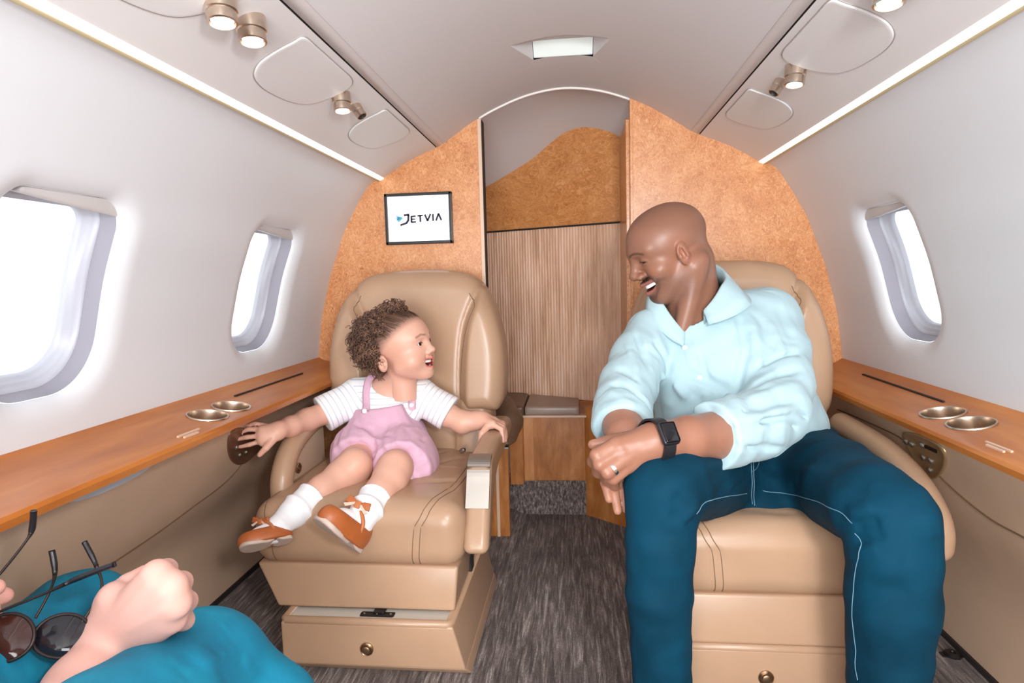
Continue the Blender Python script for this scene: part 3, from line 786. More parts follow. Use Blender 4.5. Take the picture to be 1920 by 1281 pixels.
# bench cabinet at the end of the aisle: wood box, pads, angled flank
BEN = thing('bench_cabinet', 'low wooden bench cabinet with padded top at the end of the aisle', 'cabinet', (-.08, 2.0, 0.085))
bm = bmesh.new(); add_box(bm, (-.178, 2.0, .088), (.026, 2.16, .308), .002); bm_obj('front_panel', bm, M_WOODV, BEN)
bm = bmesh.new(); add_box(bm, (-.222, 1.955, .088), (-.178, 2.16, .30), .002); bm_obj('left_panel', bm, M_WOODV, BEN)
bm = bmesh.new(); add_box(bm, (-.178, 1.996, .088), (-.146, 2.001, .306), .0005); bm_obj('stile', bm, m_wood('light_veneer', srgb(204, 140, 84), srgb(176, 108, 56), srgb(220, 162, 108), 20, (2, 2, .6), .34, .2), BEN)
bm = bmesh.new(); add_box(bm, (-.18, 1.992, .304), (.03, 2.012, .311), .001); bm_obj('front_rail', bm, M_EDGE, BEN)
bm = bmesh.new(); add_box(bm, (-.174, 1.995, .309), (.008, 2.24, .341), .011, 4); bm_obj('seat_pad', bm, M_LEATHG, BEN, autos=50)
bm = bmesh.new(); add_box(bm, (-.30, 1.99, .285), (-.176, 2.25, .343), .012, 4); bm_obj('corner_pad', bm, M_LEATHD, BEN, autos=50)
fl = [(.026, 2.0), (.17, 1.885), (.17, 1.93), (.04, 2.04)]
bm = bmesh.new(); add_poly(bm, [(p[0], p[1], -.032) for p in fl], (0, 0, .369)); bm_obj('flank_panel', bm, M_WOODV, BEN)
bm = bmesh.new(); add_box(bm, (-.40, 2.002, -.032), (.04, 2.03, .0885)); bm_obj('carpet_riser', bm, M_CARPET, BEN)
bm = bmesh.new(); add_box(bm, (-.40, 2.26, .30), (.2, 2.30, .345)); add_box(bm, (-.3, 2.03, .28), (.16, 2.28, .306)); bm_obj('carcass', bm, M_WOODV, BEN)
# side cushion with a tapering nose beside the left seat, and its wooden base
SC = thing('side_cushion', 'dark brown leather corner cushion on a wooden base beside the left seat', 'cushion', (-.25, 1.84, 0))
def fn(P):
    d = chain(P, [(*at(948, 760, 1.93), .030), (*at(955, 790, 1.88), .040), (*at(948, 836, 1.80), .028)], .02)
    return smax(d, -(P[:, 2] - .268), .01)
a_ = at(940, 760, 1.93)
sdf_obj('pad', fn, at(900, 900, 1.75) - .06, a_ + [.12, .1, .12], .006, M_LEATHD, SC)
bm = bmesh.new(); add_box(bm, (-.36, 1.775, ZSF), (-.207, 1.80, .262), .002); bm_obj('base', bm, M_WOODV, SC)
bm = bmesh.new(); add_box(bm, (-.245, 1.772, ZSF), (-.236, 1.776, .262), .001); bm_obj('base_edge', bm, M_EDGE, SC)
bm = bmesh.new(); add_box(bm, (-.232, 1.774, .258), (-.206, 1.80, .264), .001); bm_obj('base_cap', bm, M_STEEL, SC)
# ------------------------------------------------------------------ leather cabin seats
def poly2d(u, z, poly):
    """signed distance to a closed 2-D polygon (negative inside)"""
    d = np.full(len(u), 1e9, np.float32); sgn = np.ones(len(u), np.float32); n = len(poly); j = n - 1
    for i in range(n):
        ax_, az_ = poly[i]; bx_, bz_ = poly[j]; ex, ez = bx_ - ax_, bz_ - az_; wx, wz = u - ax_, z - az_
        t = np.clip((wx * ex + wz * ez) / (ex * ex + ez * ez + 1e-12), 0, 1); qx, qz = wx - ex * t, wz - ez * t
        d = np.minimum(d, qx * qx + qz * qz)
        c1 = z >= az_; c2 = z < bz_; c3 = ex * wz > ez * wx
        fl = (c1 & c2 & c3) | (~c1 & ~c2 & ~c3); sgn = np.where(fl, -sgn, sgn); j = i
    return sgn * np.sqrt(d)
def extr(d2, w_, hw, r):
    a = d2 + r; b = np.abs(w_) - hw + r; m = np.maximum(a, b)
    return np.minimum(m, 0) + np.sqrt(np.maximum(a, 0) ** 2 + np.maximum(b, 0) ** 2) - r
BACK_OUT = catmull([(-.19, .418), (-.222, .435), (-.236, .48), (-.238, .56), (-.228, .63), (-.206, .70), (-.172, .755), (-.12, .786), (0, .794), (.12, .786), (.172, .755), (.206, .70), (.228, .63), (.238, .56), (.238, .48), (.226, .435), (.19, .418), (0, .414)], 3, True)
def seat(s, xc, y0, base_dx, base_dy, label, ru=0.0, rv=0.0, D=0.0, bo=0.0):
    """s=+1: aisle arm on the +x side (left seat); s=-1 mirrored. y0: front of the cushion"""
    T = lambda u, v, z: np.array([xc + s * u, y0 + v, z])
    loc = lambda P: (s * (P[:, 0] - xc), P[:, 1] - y0, P[:, 2])
    st = thing('cabin_seat', label, 'seat', T(0, .25, ZSF), 'leather cabin seats')
    def box(u0, v0, z0, u1, v1, z1):
        a, b = T(u0, v0, z0), T(u1, v1, z1); return np.minimum(a, b), np.maximum(a, b)
    # upper backrest
    seam_r = catmull([(.172, .745), (.150, .70), (.128, .64), (.118, .56), (.116, .48), (.118, .42)], 6)
    seam_l = seam_r * [-1, 1]
    def fback(P):
        u, v, z = loc(P); u = u - .012 - D; v = v - bo
        vc = .445 + (z - .42) * .13
        side = np.interp(z, seam_r[::-1, 1], seam_r[::-1, 0])
        q = np.clip((np.abs(u) - side) / .03, 0, 1); q = q * q * (3 - 2 * q)
        roll = .030 * q * np.clip((.80 - z) / .12, 0, 1) - .012 * np.exp(-((u) / .09) ** 2) * np.clip((.74 - z) / .1, 0, 1)
        w_ = v - vc + roll * (v < vc)
        d = extr(poly2d(u, z, BACK_OUT), w_, .068, .050)
        g = np.minimum(polydist(np.stack([u, z], 1), seam_r), polydist(np.stack([u, z], 1), seam_l))
        d = d + .0050 * np.exp(-(g / .0075) ** 2) * (w_ < 0)
        return d
    lo, hi = box(-.25, .30, .40, .29, .64, .81); BK = sdf_obj('backrest', fback, lo, hi, .004, M_LEATHER, st)
    for sm in (seam_l, seam_r):
        P0 = np.array([T(u_ + .012 + D, .36 + bo, z_) for u_, z_ in sm]); P0 = project(fback, P0, 10, -.0002); V, F = tube_vf(P0, .0011, 5); mesh_obj('seam', V, F, M_STITCH, BK)
    def flow(P):
        u, v, z = loc(P); u = u - .012 - D; v = v - bo; vc = .425 + (z - .30) * .10
        q = np.clip((np.abs(u) - .10) / .02, 0, 1); w_ = v - vc + .016 * q * q * (3 - 2 * q)
        d = rbox(np.stack([u, w_, z - .35], 1), (0, 0, 0), (.205, .06, .105), .035)
        return d + .0045 * np.exp(-((np.abs(u) - .118) / .004) ** 2)
    lo, hi = box(-.23, .30, .23, .27, .58, .47); sdf_obj('lumbar_cushion', flow, lo, hi, .006, M_LEATHER, st)
    # seat cushion
    wr = [((T(.05, .20, .318)), T(.16, .33, .318), .010, -.005), (T(.0, .26, .32), T(.12, .38, .32), .009, -.004), (T(.09, .12, .318), T(.185, .16, .316), .010, -.004), (T(-.14, .10, .318), T(-.05, .20, .318), .012, -.004), (T(.11, .25, .318), T(.18, .25, .318), .006, .004), (T(-.02, .05, .317), T(.09, .07, .317), .014, -.003)]
    s1 = catmull([T(.190, .40, .320), T(.188, .25, .322), T(.178, .13, .318), T(.160, .055, .309), T(.138, .018, .290), T(.122, .0, .262), T(.118, -.004, .17)], 5)
    s2 = s1 + np.array([s * .014, 0, 0]); s3 = catmull([T(-.19, .40, .32), T(-.188, .2, .322), T(-.190, .08, .312), T(-.186, .02, .29), T(-.178, .0, .26), T(-.17, -.004, .17)], 5)
    def fcush(P):
        u, v, z = loc(P)
        zz = z - .010 * np.clip(1 - (u / .2) ** 2, 0, 1) * np.clip(v / .06, 0, 1) * (z > .25)
        d = rbox(np.stack([u, v - .225, zz - .250], 1), (0, 0, 0), (.2235, .225, .068), .044)
        d = d + .0028 * np.exp(-(polydist(P, s1) / .0045) ** 2) + .0028 * np.exp(-(polydist(P, s2) / .0045) ** 2) + .0028 * np.exp(-(polydist(P, s3) / .0045) ** 2)
        return d - bumps(P, wr)
    lo, hi = box(-.25, -.03, .15, .25, .48, .35); SCN = sdf_obj('seat_cushion', fcush, lo, hi, .005, M_LEATHER, st)
    for sm in (s1, s2, s3):
        P0 = project(fcush, catmull(sm[::3], 6), 8, .0); V, F = tube_vf(P0, .0010, 5); mesh_obj('seam', V, F, M_STITCH, SCN)
    # aisle armrest: flat top bending down at the front, metal catch plate on the bend
    ap = catmull([(.50, .35), (.50, .385), (.43, .396), (.20, .393), (.115, .388), (.085, .368), (.05, .30), (.012, .238), (.012, .218), (.035, .214), (.07, .232), (.12, .29), (.20, .33), (.35, .335)], 5, True)
    AU = .236 + .6 * D
    def farm(P):
        u, v, z = loc(P); return extr(poly2d(v, z, ap), u - AU, .026, .016)
    lo, hi = box(.19, -.02, .19, .29, .53, .42); arm = sdf_obj('armrest', farm, lo, hi, .0045, M_LEATHER, st)
    def plate(name, vz, th, hw, m_):
        P0 = np.array(vz); tg = np.gradient(P0, axis=0); tg /= np.linalg.norm(tg, axis=1)[:, None]; nm = np.stack([tg[:, 1], -tg[:, 0]], 1)
        if nm[0, 1] < 0: nm = -nm
        V = []
        for (v, z), n in zip(P0, nm):
            for du, l in ((-hw, 0), (-hw, th), (hw, th), (hw, 0)): V.append(T(AU + du, v + n[0] * l, z + n[1] * l))
        F = [tuple(f) for f in grid_faces(len(P0), 4, False, True)] + [(0, 1, 2, 3), tuple(range(4 * len(P0) - 4, 4 * len(P0)))[::-1]]
        return mesh_obj(name, np.array(V), F, m_, arm, False)
    pv = catmull([(.120, .386), (.098, .380), (.085, .366), (.072, .340), (.058, .312), (.050, .296)], 4)
    plate('catch_plate', pv[:8], .006, .024, M_STEEL); plate('catch_plate', pv[8:], .006, .024, M_STEEL)
    # wall-side shell: upholstered roll sweeping up to the back, flat inner panel and recline button
    roll = catmull([T(-.218 + ru, .087 + rv, .265), T(-.220 + ru, .085 + rv, .305), T(-.222 + ru, .10 + rv, .345), T(-.224 + ru, .15 + rv * .8, .385), T(-.224 + ru, .24 + rv * .4, .412), T(-.222 + ru * .6, .38, .425)], 8)
    if s < 0: roll = catmull([T(-.240, .012, .285), T(-.240, .012, .312), T(-.240, .034, .342), T(-.240, .095, .375), T(-.240, .21, .400), T(-.230, .38, .412)], 8)
    def froll(P):
        d = None
        for i in range(0, len(roll) - 1, 2):
            q = cone(P, roll[i], roll[min(i + 2, len(roll) - 1)], .025, .025); d = q if d is None else np.minimum(d, q)
        return d
    lo, hi = box(-.30 + ru, -.04, .17, -.17, .42, .47); sdf_obj('side_roll', froll, lo, hi, .005, M_LEATHER, st)
    pp = [(p[1] - y0, p[2]) for p in roll[4:-2:4]]; pp = [(.35, .24), (.09 + rv, .24)] + pp + [(.35, .42)]
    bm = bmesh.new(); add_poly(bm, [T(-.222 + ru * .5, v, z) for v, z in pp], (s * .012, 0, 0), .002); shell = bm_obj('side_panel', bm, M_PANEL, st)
    pth = catmull([T(-.206 + ru * .5, max(v + .01, .105 + rv), z - .018) for v, z in pp[2:-1]], 5); V, F = tube_vf(pth, .0022, 6); mesh_obj('piping', V, F, M_THREAD, shell)
    if s > 0:
        lathe('recline_button', [(.012, 0), (.0125, .003), (.010, .005), (.009, .003), (.007, .003), (.006, .007), (.0005, .008)], T(-.209 + D * .5, .19, .335), (s * 1.0, -.05, 0), M_BRASS, shell, 20)
    # base: upholstered box, pale deck, lower plinth flaring to the floor
    b0, b1 = base_dx, base_dy
    bm = bmesh.new(); add_hex(bm, [T(-.165, -.008, .106), T(.203, -.008, .106), T(.203, .42, .106), T(-.165, .42, .106), T(-.212, .006, .192), T(.210, .006, .192), T(.210, .44, .192), T(-.212, .44, .192)], .006, 3); bm_obj('upper_base', bm, M_LEATHER, st, autos=40)
    bm = bmesh.new(); add_box(bm, *box(b0 - .165, b1 + .012, .08, b0 + .163, b1 + .37, .100), .002); bm_obj('deck', bm, mat('pale_deck', srgb(214, 208, 196), .45), st)
    pl = bmesh.new()
    add_hex(pl, [T(b0 - .150, b1 + .025, ZSF), T(b0 + .202, b1 + .025, ZSF), T(b0 + .207, b1 + .39, ZSF), T(b0 - .150, b1 + .39, ZSF), T(b0 - .175, b1, .012), T(b0 + .195, b1, .012), T(b0 + .199, b1 + .40, .012), T(b0 - .175, b1 + .40, .012)], .004, 3)
    add_hex(pl, [T(b0 - .175, b1, .010), T(b0 + .195, b1, .010), T(b0 + .199, b1 + .40, .010), T(b0 - .175, b1 + .40, .010), T(b0 - .175, b1, .098), T(b0 + .172, b1, .098), T(b0 + .175, b1 + .40, .098), T(b0 - .175, b1 + .40, .098)], .005, 3)
    P_ = bm_obj('plinth', pl, M_LEATHER, st, autos=40)
    rim = [T(b0 - .170, b1 + .39, .098), T(b0 - .170, b1 + .008, .098), T(b0 + .165, b1 + .008, .098), T(b0 + .169, b1 + .39, .098)]
    V, F = tube_vf(np.array([rim[0], rim[1] + [0, .004, 0], rim[1] + [s * .004, 0, 0], rim[2] - [s * .004, 0, 0], rim[2] + [0, .004, 0], rim[3]]), .0085, 10); mesh_obj('rim', V, F, M_LEATHER, P_)
    lathe('latch', [(.0130, -.004), (.0135, .002), (.0115, .004), (.0095, .002), (.0085, .002), (.0075, .006), (.005, .007), (.0005, .007)], T(b0 + .0, b1 - .001, .048), (0, -1, 0), M_BRASS, P_, 24)
    if b1 < -.03:
        bm = bmesh.new(); add_box(bm, *box(b0 - .022, b1 + .024, .097, b0 + .048, b1 + .042, .102), .004, 2); add_box(bm, *box(b0 + .004, b1 + .032, .097, b0 + .026, b1 + .07, .106), .002); hg = bm_obj('slide_latch', bm, M_BLACK, st)
        for du in (-.014, .012, .04): lathe('screw', [(.0025, .0), (.0022, .0012), (.0004, .0013)], T(b0 + du, b1 + .033, .102), (0, 0, 1), M_STEEL, hg, 10)
        bm = bmesh.new(); add_box(bm, *box(.17, .16, .105, .21, .19, .20), .003); bm_obj('arm_bracket', bm, M_BLACK, st)
        bm = bmesh.new(); add_box(bm, *box(.175, .10, .175, .205, .115, .200), .002); add_box(bm, *box(.165, .125, .118, .175, .33, .135), .001); bm_obj('slide_rail', bm, M_FRAME2, st)
        lathe('buckle_tip', [(.001, 0), (.006, .004), (.006, .014), (.004, .018)], T(.155, .345, .33), (.6 * s, -.3, .4), M_STEEL, st, 12)
    return st, T, dict(back=fback, cush=fcush, arm=farm)
SEAT_L, TL, FL_ = seat(1, -.4515, 1.15, .0345, -.050, 'tan leather cabin seat on the left, the child sitting in it', .0155, .03, .0155, .03)
SEAT_R, TR, FR_ = seat(-1, .372, 1.07, .047, -.010, 'tan leather cabin seat on the right, the man sitting in it', -.040, -.045, 0.0, .02)
tag(PANEL_L); 
# ------------------------------------------------------------------ wall controls
def control_panel(pts_px, fpan, wall, s, label, buttons, display=None):
    P = np.array([fpan(*p) for p in pts_px]); c = P.mean(0); o = catmull(P, 6, True)
    e1 = P[0] - c; n = np.linalg.svd(P - c)[2][2]; n = n * (-np.sign(n[0]) * s)
    t = thing('control_panel', label, 'control panel', c)
    rings = []
    for sc, l in ((1.03, -.002), (1.03, .001), (1.0, .003), (.94, .0035), (.90, .002), (.5, .002), (.02, .002)):
        rings.append([c + (p - c - n * ((p - c) @ n)) * sc + n * l for p in o])
    V = np.array([p for r in rings for p in r]); pl = mesh_obj('plate', V, grid_faces(len(rings), len(o), False, True), mat('brass_plate', srgb(186, 156, 118), .36, metal=.55) if s > 0 else mat('bronze_plate', srgb(142, 104, 82), .4, metal=.5), t)
    for bp in buttons:
        q = fpan(*bp); q = q - n * ((q - c) @ n) + n * .002
        lathe('button', [(.0065, 0), (.0068, .0015), (.0055, .004), (.003, .0055), (.0004, .006)], q, n, M_STEEL, pl, 16)
    if display:
        q = [fpan(*p) for p in display]; q = [p - n * ((p - c) @ n) + n * .002 for p in q]
        bm = bmesh.new(); add_poly(bm, q, n * .0015); bm_obj('display', bm, M_BLACK, pl)
    return t
control_panel([(430, 815), (452, 803), (490, 815), (492, 832), (470, 858), (452, 870), (436, 866), (427, 845)], PANL, PANEL_L, -1, 'oval bronze control plate on the left wall under the child\'s hand', [(441, 838), (447, 852), (459, 847)])
control_panel([(1696, 818), (1710, 812), (1745, 824), (1768, 840), (1776, 862), (1766, 888), (1748, 896), (1724, 874)], PANR, PANEL_R, 1, 'brass control plate with round buttons and small dark display on the right wall', [(1703, 827), (1714, 832), (1733, 834), (1736, 857), (1750, 863), (1747, 880)], [(1738, 833), (1760, 843), (1760, 849), (1738, 839)])
# pale liner showing where the left panel gapes below the ledge
lp = [PANL(x, y) for x, y in ((105, 944), (170, 912), (225, 888), (290, 866), (262, 888), (225, 908), (180, 928), (140, 940))]
bm = bmesh.new(); add_poly(bm, lp, (.004, 0, 0)); bm_obj('pocket_liner', bm, mat('pale_liner', srgb(206, 214, 224), .4), PANEL_L)
# black stud on the carpet by the right wall
q = atz(1786, 1229, ZSF); sd = thing('floor_stud', 'small black stud on the carpet beside the right wall', 'stud', q)
lathe('cap', [(.016, -.004), (.0165, .003), (.013, .006), (.006, .006), (.0055, .004), (.0005, .004)], q, (0, 0, 1), M_BLACK, sd, 10)
bm = bmesh.new(); add_box(bm, q - [.022, .008, .006], q + [.022, .008, .002], .001); bm_obj('base', bm, M_BLACK, sd)

# ------------------------------------------------------------------ monitor with its logo
c0, c1, c2, c3 = at(722, 365, YB - .004), at(847, 359, YB - .004), at(849, 456, YB - .004), at(727, 460, YB - .004)
mc = (c0 + c1 + c2 + c3) / 4; MW, MH = (c1 - c0)[0] * 1.0, .148
MON = thing('wall_monitor', 'small black-framed screen on the left bulkhead showing a dark logo on white', 'monitor', (mc[0], YB, mc[2]))
hx, hz_ = MW / 2, MH / 2; fb = .0085
bm = bmesh.new()
for a, b in (((-hx, hz_ - fb), (hx, hz_)), ((-hx, -hz_), (hx, -hz_ + fb)), ((-hx, -hz_), (-hx + fb, hz_)), ((hx - fb, -hz_), (hx, hz_))):
    add_box(bm, (mc[0] + a[0], YB - .016, mc[2] + a[1]), (mc[0] + b[0], YB + .002, mc[2] + b[1]), .0015)
bm_obj('bezel', bm, M_BLACK, MON)
bm = bmesh.new(); add_box(bm, (mc[0] - hx + fb * .8, YB - .011, mc[2] - hz_ + fb * .8), (mc[0] + hx - fb * .8, YB + .002, mc[2] + hz_ - fb * .8))
scr = bm_obj('screen', bm, mat('lit_screen', srgb(250, 252, 253), .4, emit=((.98, .99, 1, 1), .75)), MON)
M_LOGO = mat('logo_navy', srgb(34, 32, 58), .6); 
def logo(polys, m_, name='logo_letter'):
    bm = bmesh.new()
    for pl in polys: add_poly(bm, [(mc[0] + x, YB - .0112, mc[2] + z) for x, z in pl], (0, -.0005, 0))
    bm_obj(name, bm, m_, scr)
def bar(x0, z0, x1, z1, w_):
    d = np.array([x1 - x0, z1 - z0]); d /= np.linalg.norm(d); n = np.array([-d[1], d[0]]) * w_ / 2
    return [(x0 + n[0], z0 + n[1]), (x1 + n[0], z1 + n[1]), (x1 - n[0], z1 - n[1]), (x0 - n[0], z0 - n[1])]
LS = MW / 126.0                                   # metres per measured pixel on the screen plane
L = lambda px, py: ((px - 786.5) * LS, -(py - 409.5) * LS + .0005)
def Lbar(a, b, w_): p, q = L(*a), L(*b); return bar(p[0], p[1], q[0], q[1], w_ * LS * 1.3)
logo([Lbar((759, 403.2), (769.3, 402.2), 2.8), Lbar((767.8, 402), (767.0, 413), 3.0), Lbar((767.2, 412), (763.5, 417.5), 3.0), Lbar((764.2, 417.2), (751.5, 421), 2.8)], M_LOGO)
logo([Lbar((773, 405), (773, 417), 2.6), Lbar((773, 405.8), (781.5, 405.2), 2.2), Lbar((773, 411), (780.5, 410.6), 2.0), Lbar((773, 416.2), (781.5, 415.8), 2.2)], M_LOGO)
logo([Lbar((784.5, 404.9), (795, 404.3), 2.2), Lbar((789.8, 404.6), (789.8, 416.4), 2.6)], M_LOGO)
logo([Lbar((798.5, 403), (803.6, 415), 2.6), Lbar((809.3, 402.4), (803.2, 415), 2.6)], M_LOGO)
logo([Lbar((813.8, 402.6), (813.8, 415.2), 2.6)], M_LOGO)
logo([Lbar((824.5, 402), (819.3, 415), 2.6), Lbar((824.2, 402), (829.5, 414.6), 2.6)], M_LOGO)
for k, (a, b, c, colr) in enumerate((((742, 402), (758.5, 407.5), (748, 408), (120, 205, 232)), ((743, 406), (758, 408), (747, 411), (86, 190, 224)), ((743, 410), (757, 408.5), (748, 414), (110, 200, 230)), ((745, 414.5), (756, 409.5), (751, 415), (160, 218, 238)))):
    logo([[L(*a), L(*b), L(*c)]], mat('logo_blue_%d' % k, srgb(*colr), .6), 'logo_wing')
# ------------------------------------------------------------------ people: shared pieces
def J(px, py, Y, r): p = at(px, py, Y); return (float(p[0]), float(p[1]), float(p[2]), r)
def m_skin(name, rough=.45, sss=.12):
    q = NT(name); a = q.n('ShaderNodeAttribute', attribute_name='Col'); q.l(a.outputs['Color'], q.b.inputs['Base Color'])
    q.b.inputs['Roughness'].default_value = rough; q.b.inputs['Specular IOR Level'].default_value = .45
    q.b.inputs['Subsurface Weight'].default_value = sss; q.b.inputs['Subsurface Radius'].default_value = (.006, .0025, .0015); q.b.inputs['Subsurface Scale'].default_value = 1.0
    nz = q.n('ShaderNodeTexNoise', Scale=700.0, Detail=3.0); q.l(q.coords(), nz.inputs['Vector']); q.bump(nz.outputs['Fac'], .06, .0006)
    return q.m
def m_cloth(name, col, rough=.85, weave=900, strength=.12, sheen=.2, attr=None, crease=0.0, cscale=16.0):
    q = NT(name); q.b.inputs['Base Color'].default_value = col
    if attr: a = q.n('ShaderNodeAttribute', attribute_name=attr); q.l(a.outputs['Color'], q.b.inputs['Base Color'])
    q.b.inputs['Roughness'].default_value = rough; q.b.inputs['Sheen Weight'].default_value = sheen; q.b.inputs['Specular IOR Level'].default_value = .25
    nz = q.n('ShaderNodeTexNoise', Scale=weave, Detail=2.0); q.l(q.coords(), nz.inputs['Vector']); q.bump(nz.outputs['Fac'], strength, .0008)
    if crease: creases(q, crease, cscale)
    return q.m
def creases(q, amount, scale):
    """fine ridged creases added below the weave"""
    n = q.n('ShaderNodeTexNoise', Scale=scale, Detail=2.0, Roughness=.45, Distortion=.5); q.l(q.coords((1, 1, .5), (0, .5, .3)), n.inputs['Vector'])
    c = n
    old = q.b.inputs['Normal'].links[0].from_node
    bp = q.n('ShaderNodeBump'); bp.inputs['Strength'].default_value = amount; bp.inputs['Distance'].default_value = .03; q.l(c.outputs['Fac'], bp.inputs['Height']); q.l(bp.outputs[0], old.inputs['Normal'])
def blend(col, mask, c2): return col * (1 - mask[:, None]) + np.array(c2[:3], np.float32)[None] * mask[:, None]
def lin(r, g, b): return np.array(srgb(r, g, b)[:3], np.float32)
def mir(q): m = q.copy(); m[:, 0] = np.abs(m[:, 0]); return m
def band(v, lo, hi, s): return np.clip((v - lo) / s + .5, 0, 1) * np.clip((hi - v) / s + .5, 0, 1)
def ring_prism(fn_out, off, plane_p, plane_n): pass
def polyline_on(fn, pts, n=8, lift=.001):
    return project(fn, catmull(np.array(pts), n), 6, lift)
def hit(fn, px, py, t0=.4, t1=2.6):
    """first point of a solid along the line of sight through a photo pixel"""
    d = RW.T @ np.array([(px - PCX) / FPX, (py - PCY) / FPX, 1.0]); d /= np.linalg.norm(d)
    t = t0
    for _ in range(160):
        v = float(fn((CAM + d * t)[None].astype(np.float32))[0])
        if v < .0004: break
        t += max(v * .6, .0006)
        if t > t1: return None
    return CAM + d * t
def hits(fn, pts): return np.array([h for h in (hit(fn, *p) for p in pts) if h is not None])

def hand_fn(P, palm, fingers, k=.004):
    """palm: list of cones (two ends with radii); fingers: list of joint chains"""
    d = None
    for a, b in palm:
        q = cone(P, a[:3], b[:3], a[3], b[3]); d = q if d is None else smin(d, q, .012)
    for f in fingers:
        d = smin(d, chain(P, f, .002), k)
    return d
M_EYEW = mat('eye_white', srgb(238, 234, 230), .15); M_IRIS = mat('brown_iris', srgb(52, 32, 22), .1); M_TEETH = mat('teeth', srgb(246, 244, 238), .25)
def eyeball(parent, C, R, s, x, y, z, r, gaze):
    c = C + R @ np.array([x, y, z]) * s; g = R @ np.asarray(gaze, float); g /= np.linalg.norm(g)
    e = lathe('eye', [(r * s * math.sin(a), -r * s * math.cos(a)) for a in np.linspace(.01, math.pi - .01, 16)], c, g, M_EYEW, parent, 20)
    lathe('iris', [(r * s * math.sin(a) * 1.015, -r * s * math.cos(a) * 1.015) for a in np.linspace(math.pi - .52, math.pi - .01, 6)], c, g, M_IRIS, e, 20)
def teeth(parent, C, R, s, halfw, y0, z0, h, curve, lift, n=8):
    for i in range(n):
        xa, xb = -halfw + 2 * halfw * i / n, -halfw + 2 * halfw * (i + 1) / n; g = (xb - xa) * .03; xa += g; xb -= g
        P8 = []
        for z in (z0 - h, z0):
            for x, dy in ((xa, 0), (xb, 0), (xb, -.004), (xa, -.004)):
                P8.append(C + R @ np.array([x, y0 - curve * x * x + dy, z + lift * x * x]) * s)
        bm = bmesh.new(); add_hex(bm, P8, .0006 * s, 2); bm_obj('tooth', bm, M_TEETH, parent, autos=60)
# ------------------------------------------------------------------ the child
CH = thing('person', 'small child in pink dungarees and striped T-shirt sitting in the left seat', 'person', at(720, 850, 1.48))
C_SKIN = lin(224, 174, 152)
M_CSKIN = m_skin('child_skin', .42, .15)
# head frame
c_f = np.array([.955, -.22, .20]); c_u = np.array([-.15, -.02, 1.0]); CR = frame(c_f, c_u)
c_s = 1.0
C_EAR = at(718, 682, 1.40)
C_C = C_EAR - CR @ np.array([.066, -.020, -.024]) * c_s
def c_loc(P): return ((P - A3(C_C)) @ CR.astype(np.float32)) / c_s
def child_head(P):
    q = c_loc(P); m = mir(q); w = q.copy(); w[:, 2] -= 9 * q[:, 0] ** 2; wm = m.copy(); wm[:, 2] -= 9 * q[:, 0] ** 2
    d = ell(q, (0, -.010, .030), (.067, .080, .066))
    d = smin(d, ell(q, (0, .026, .012), (.056, .050, .052)), .02)
    d = smin(d, ell(q, (0, .026, -.030), (.050, .046, .048)), .02)
    d = smin(d, ell(m, (.034, .036, -.036), (.025, .027, .024)), .014)
    d = smin(d, cone(m, (.036, .006, -.046), (.012, .046, -.070), .016, .014), .022)
    d = smin(d, ell(q, (0, .056, -.074), (.015, .012, .012)), .012)
    d = smin(d, cone(m, (.010, .066, .016), (.034, .056, .017), .008, .007), .012)
    d = smax(d, -ell(m, (.0255, .079, .0015), (.015, .012, .009)), .010)
    d = smin(d, ell(m, (.0255, .0585, .0015), (.0118, .0122, .0112)), .003)
    d = smax(d, -ell(m, (.0265, .071, .0005), (.0098, .010, .0040)), .0018)
    d = smin(d, cone(q, (0, .068, .004), (0, .078, -.018), .0055, .0075), .010)
    d = smin(d, ell(q, (0, .0805, -.0205), (.0092, .0085, .0072)), .005)
    d = smin(d, ell(m, (.0092, .0725, -.0245), (.0068, .0085, .0058)), .004)
    d = smax(d, -ell(m, (.0055, .078, -.0290), (.0028, .004, .0028)), .002)
    d = smin(d, cone(wm, (0, .0725, -.040), (.019, .060, -.0405), .0052, .0032), .005)
    d = smin(d, cone(wm, (0, .0680, -.0605), (.017, .058, -.0545), .0055, .0034), .005)
    d = smax(d, -ell(w, (0, .0650, -.0495), (.0195, .018, .0082)), .0025)
    d = d - bumps(m, [((.013, .071, -.026), (.026, .055, -.050), .004, -.0022)])
    e = ell(m, (.068, -.020, -.024), (.0085, .0180, .0205), frame((0.55, 1, 0), (0, .12, 1)))
    e = smax(e, -ell(m, (.0765, -.016, -.024), (.0070, .0105, .0120)), .004)
    e = smin(e, ell(m, (.0715, -.012, -.026), (.004, .004, .006)), .003)
    d = smin(d, e, .004)
    d = smin(d, cone(q, (0, -.014, -.045), (0, -.026, -.14), .035, .031), .018)
    return d * c_s
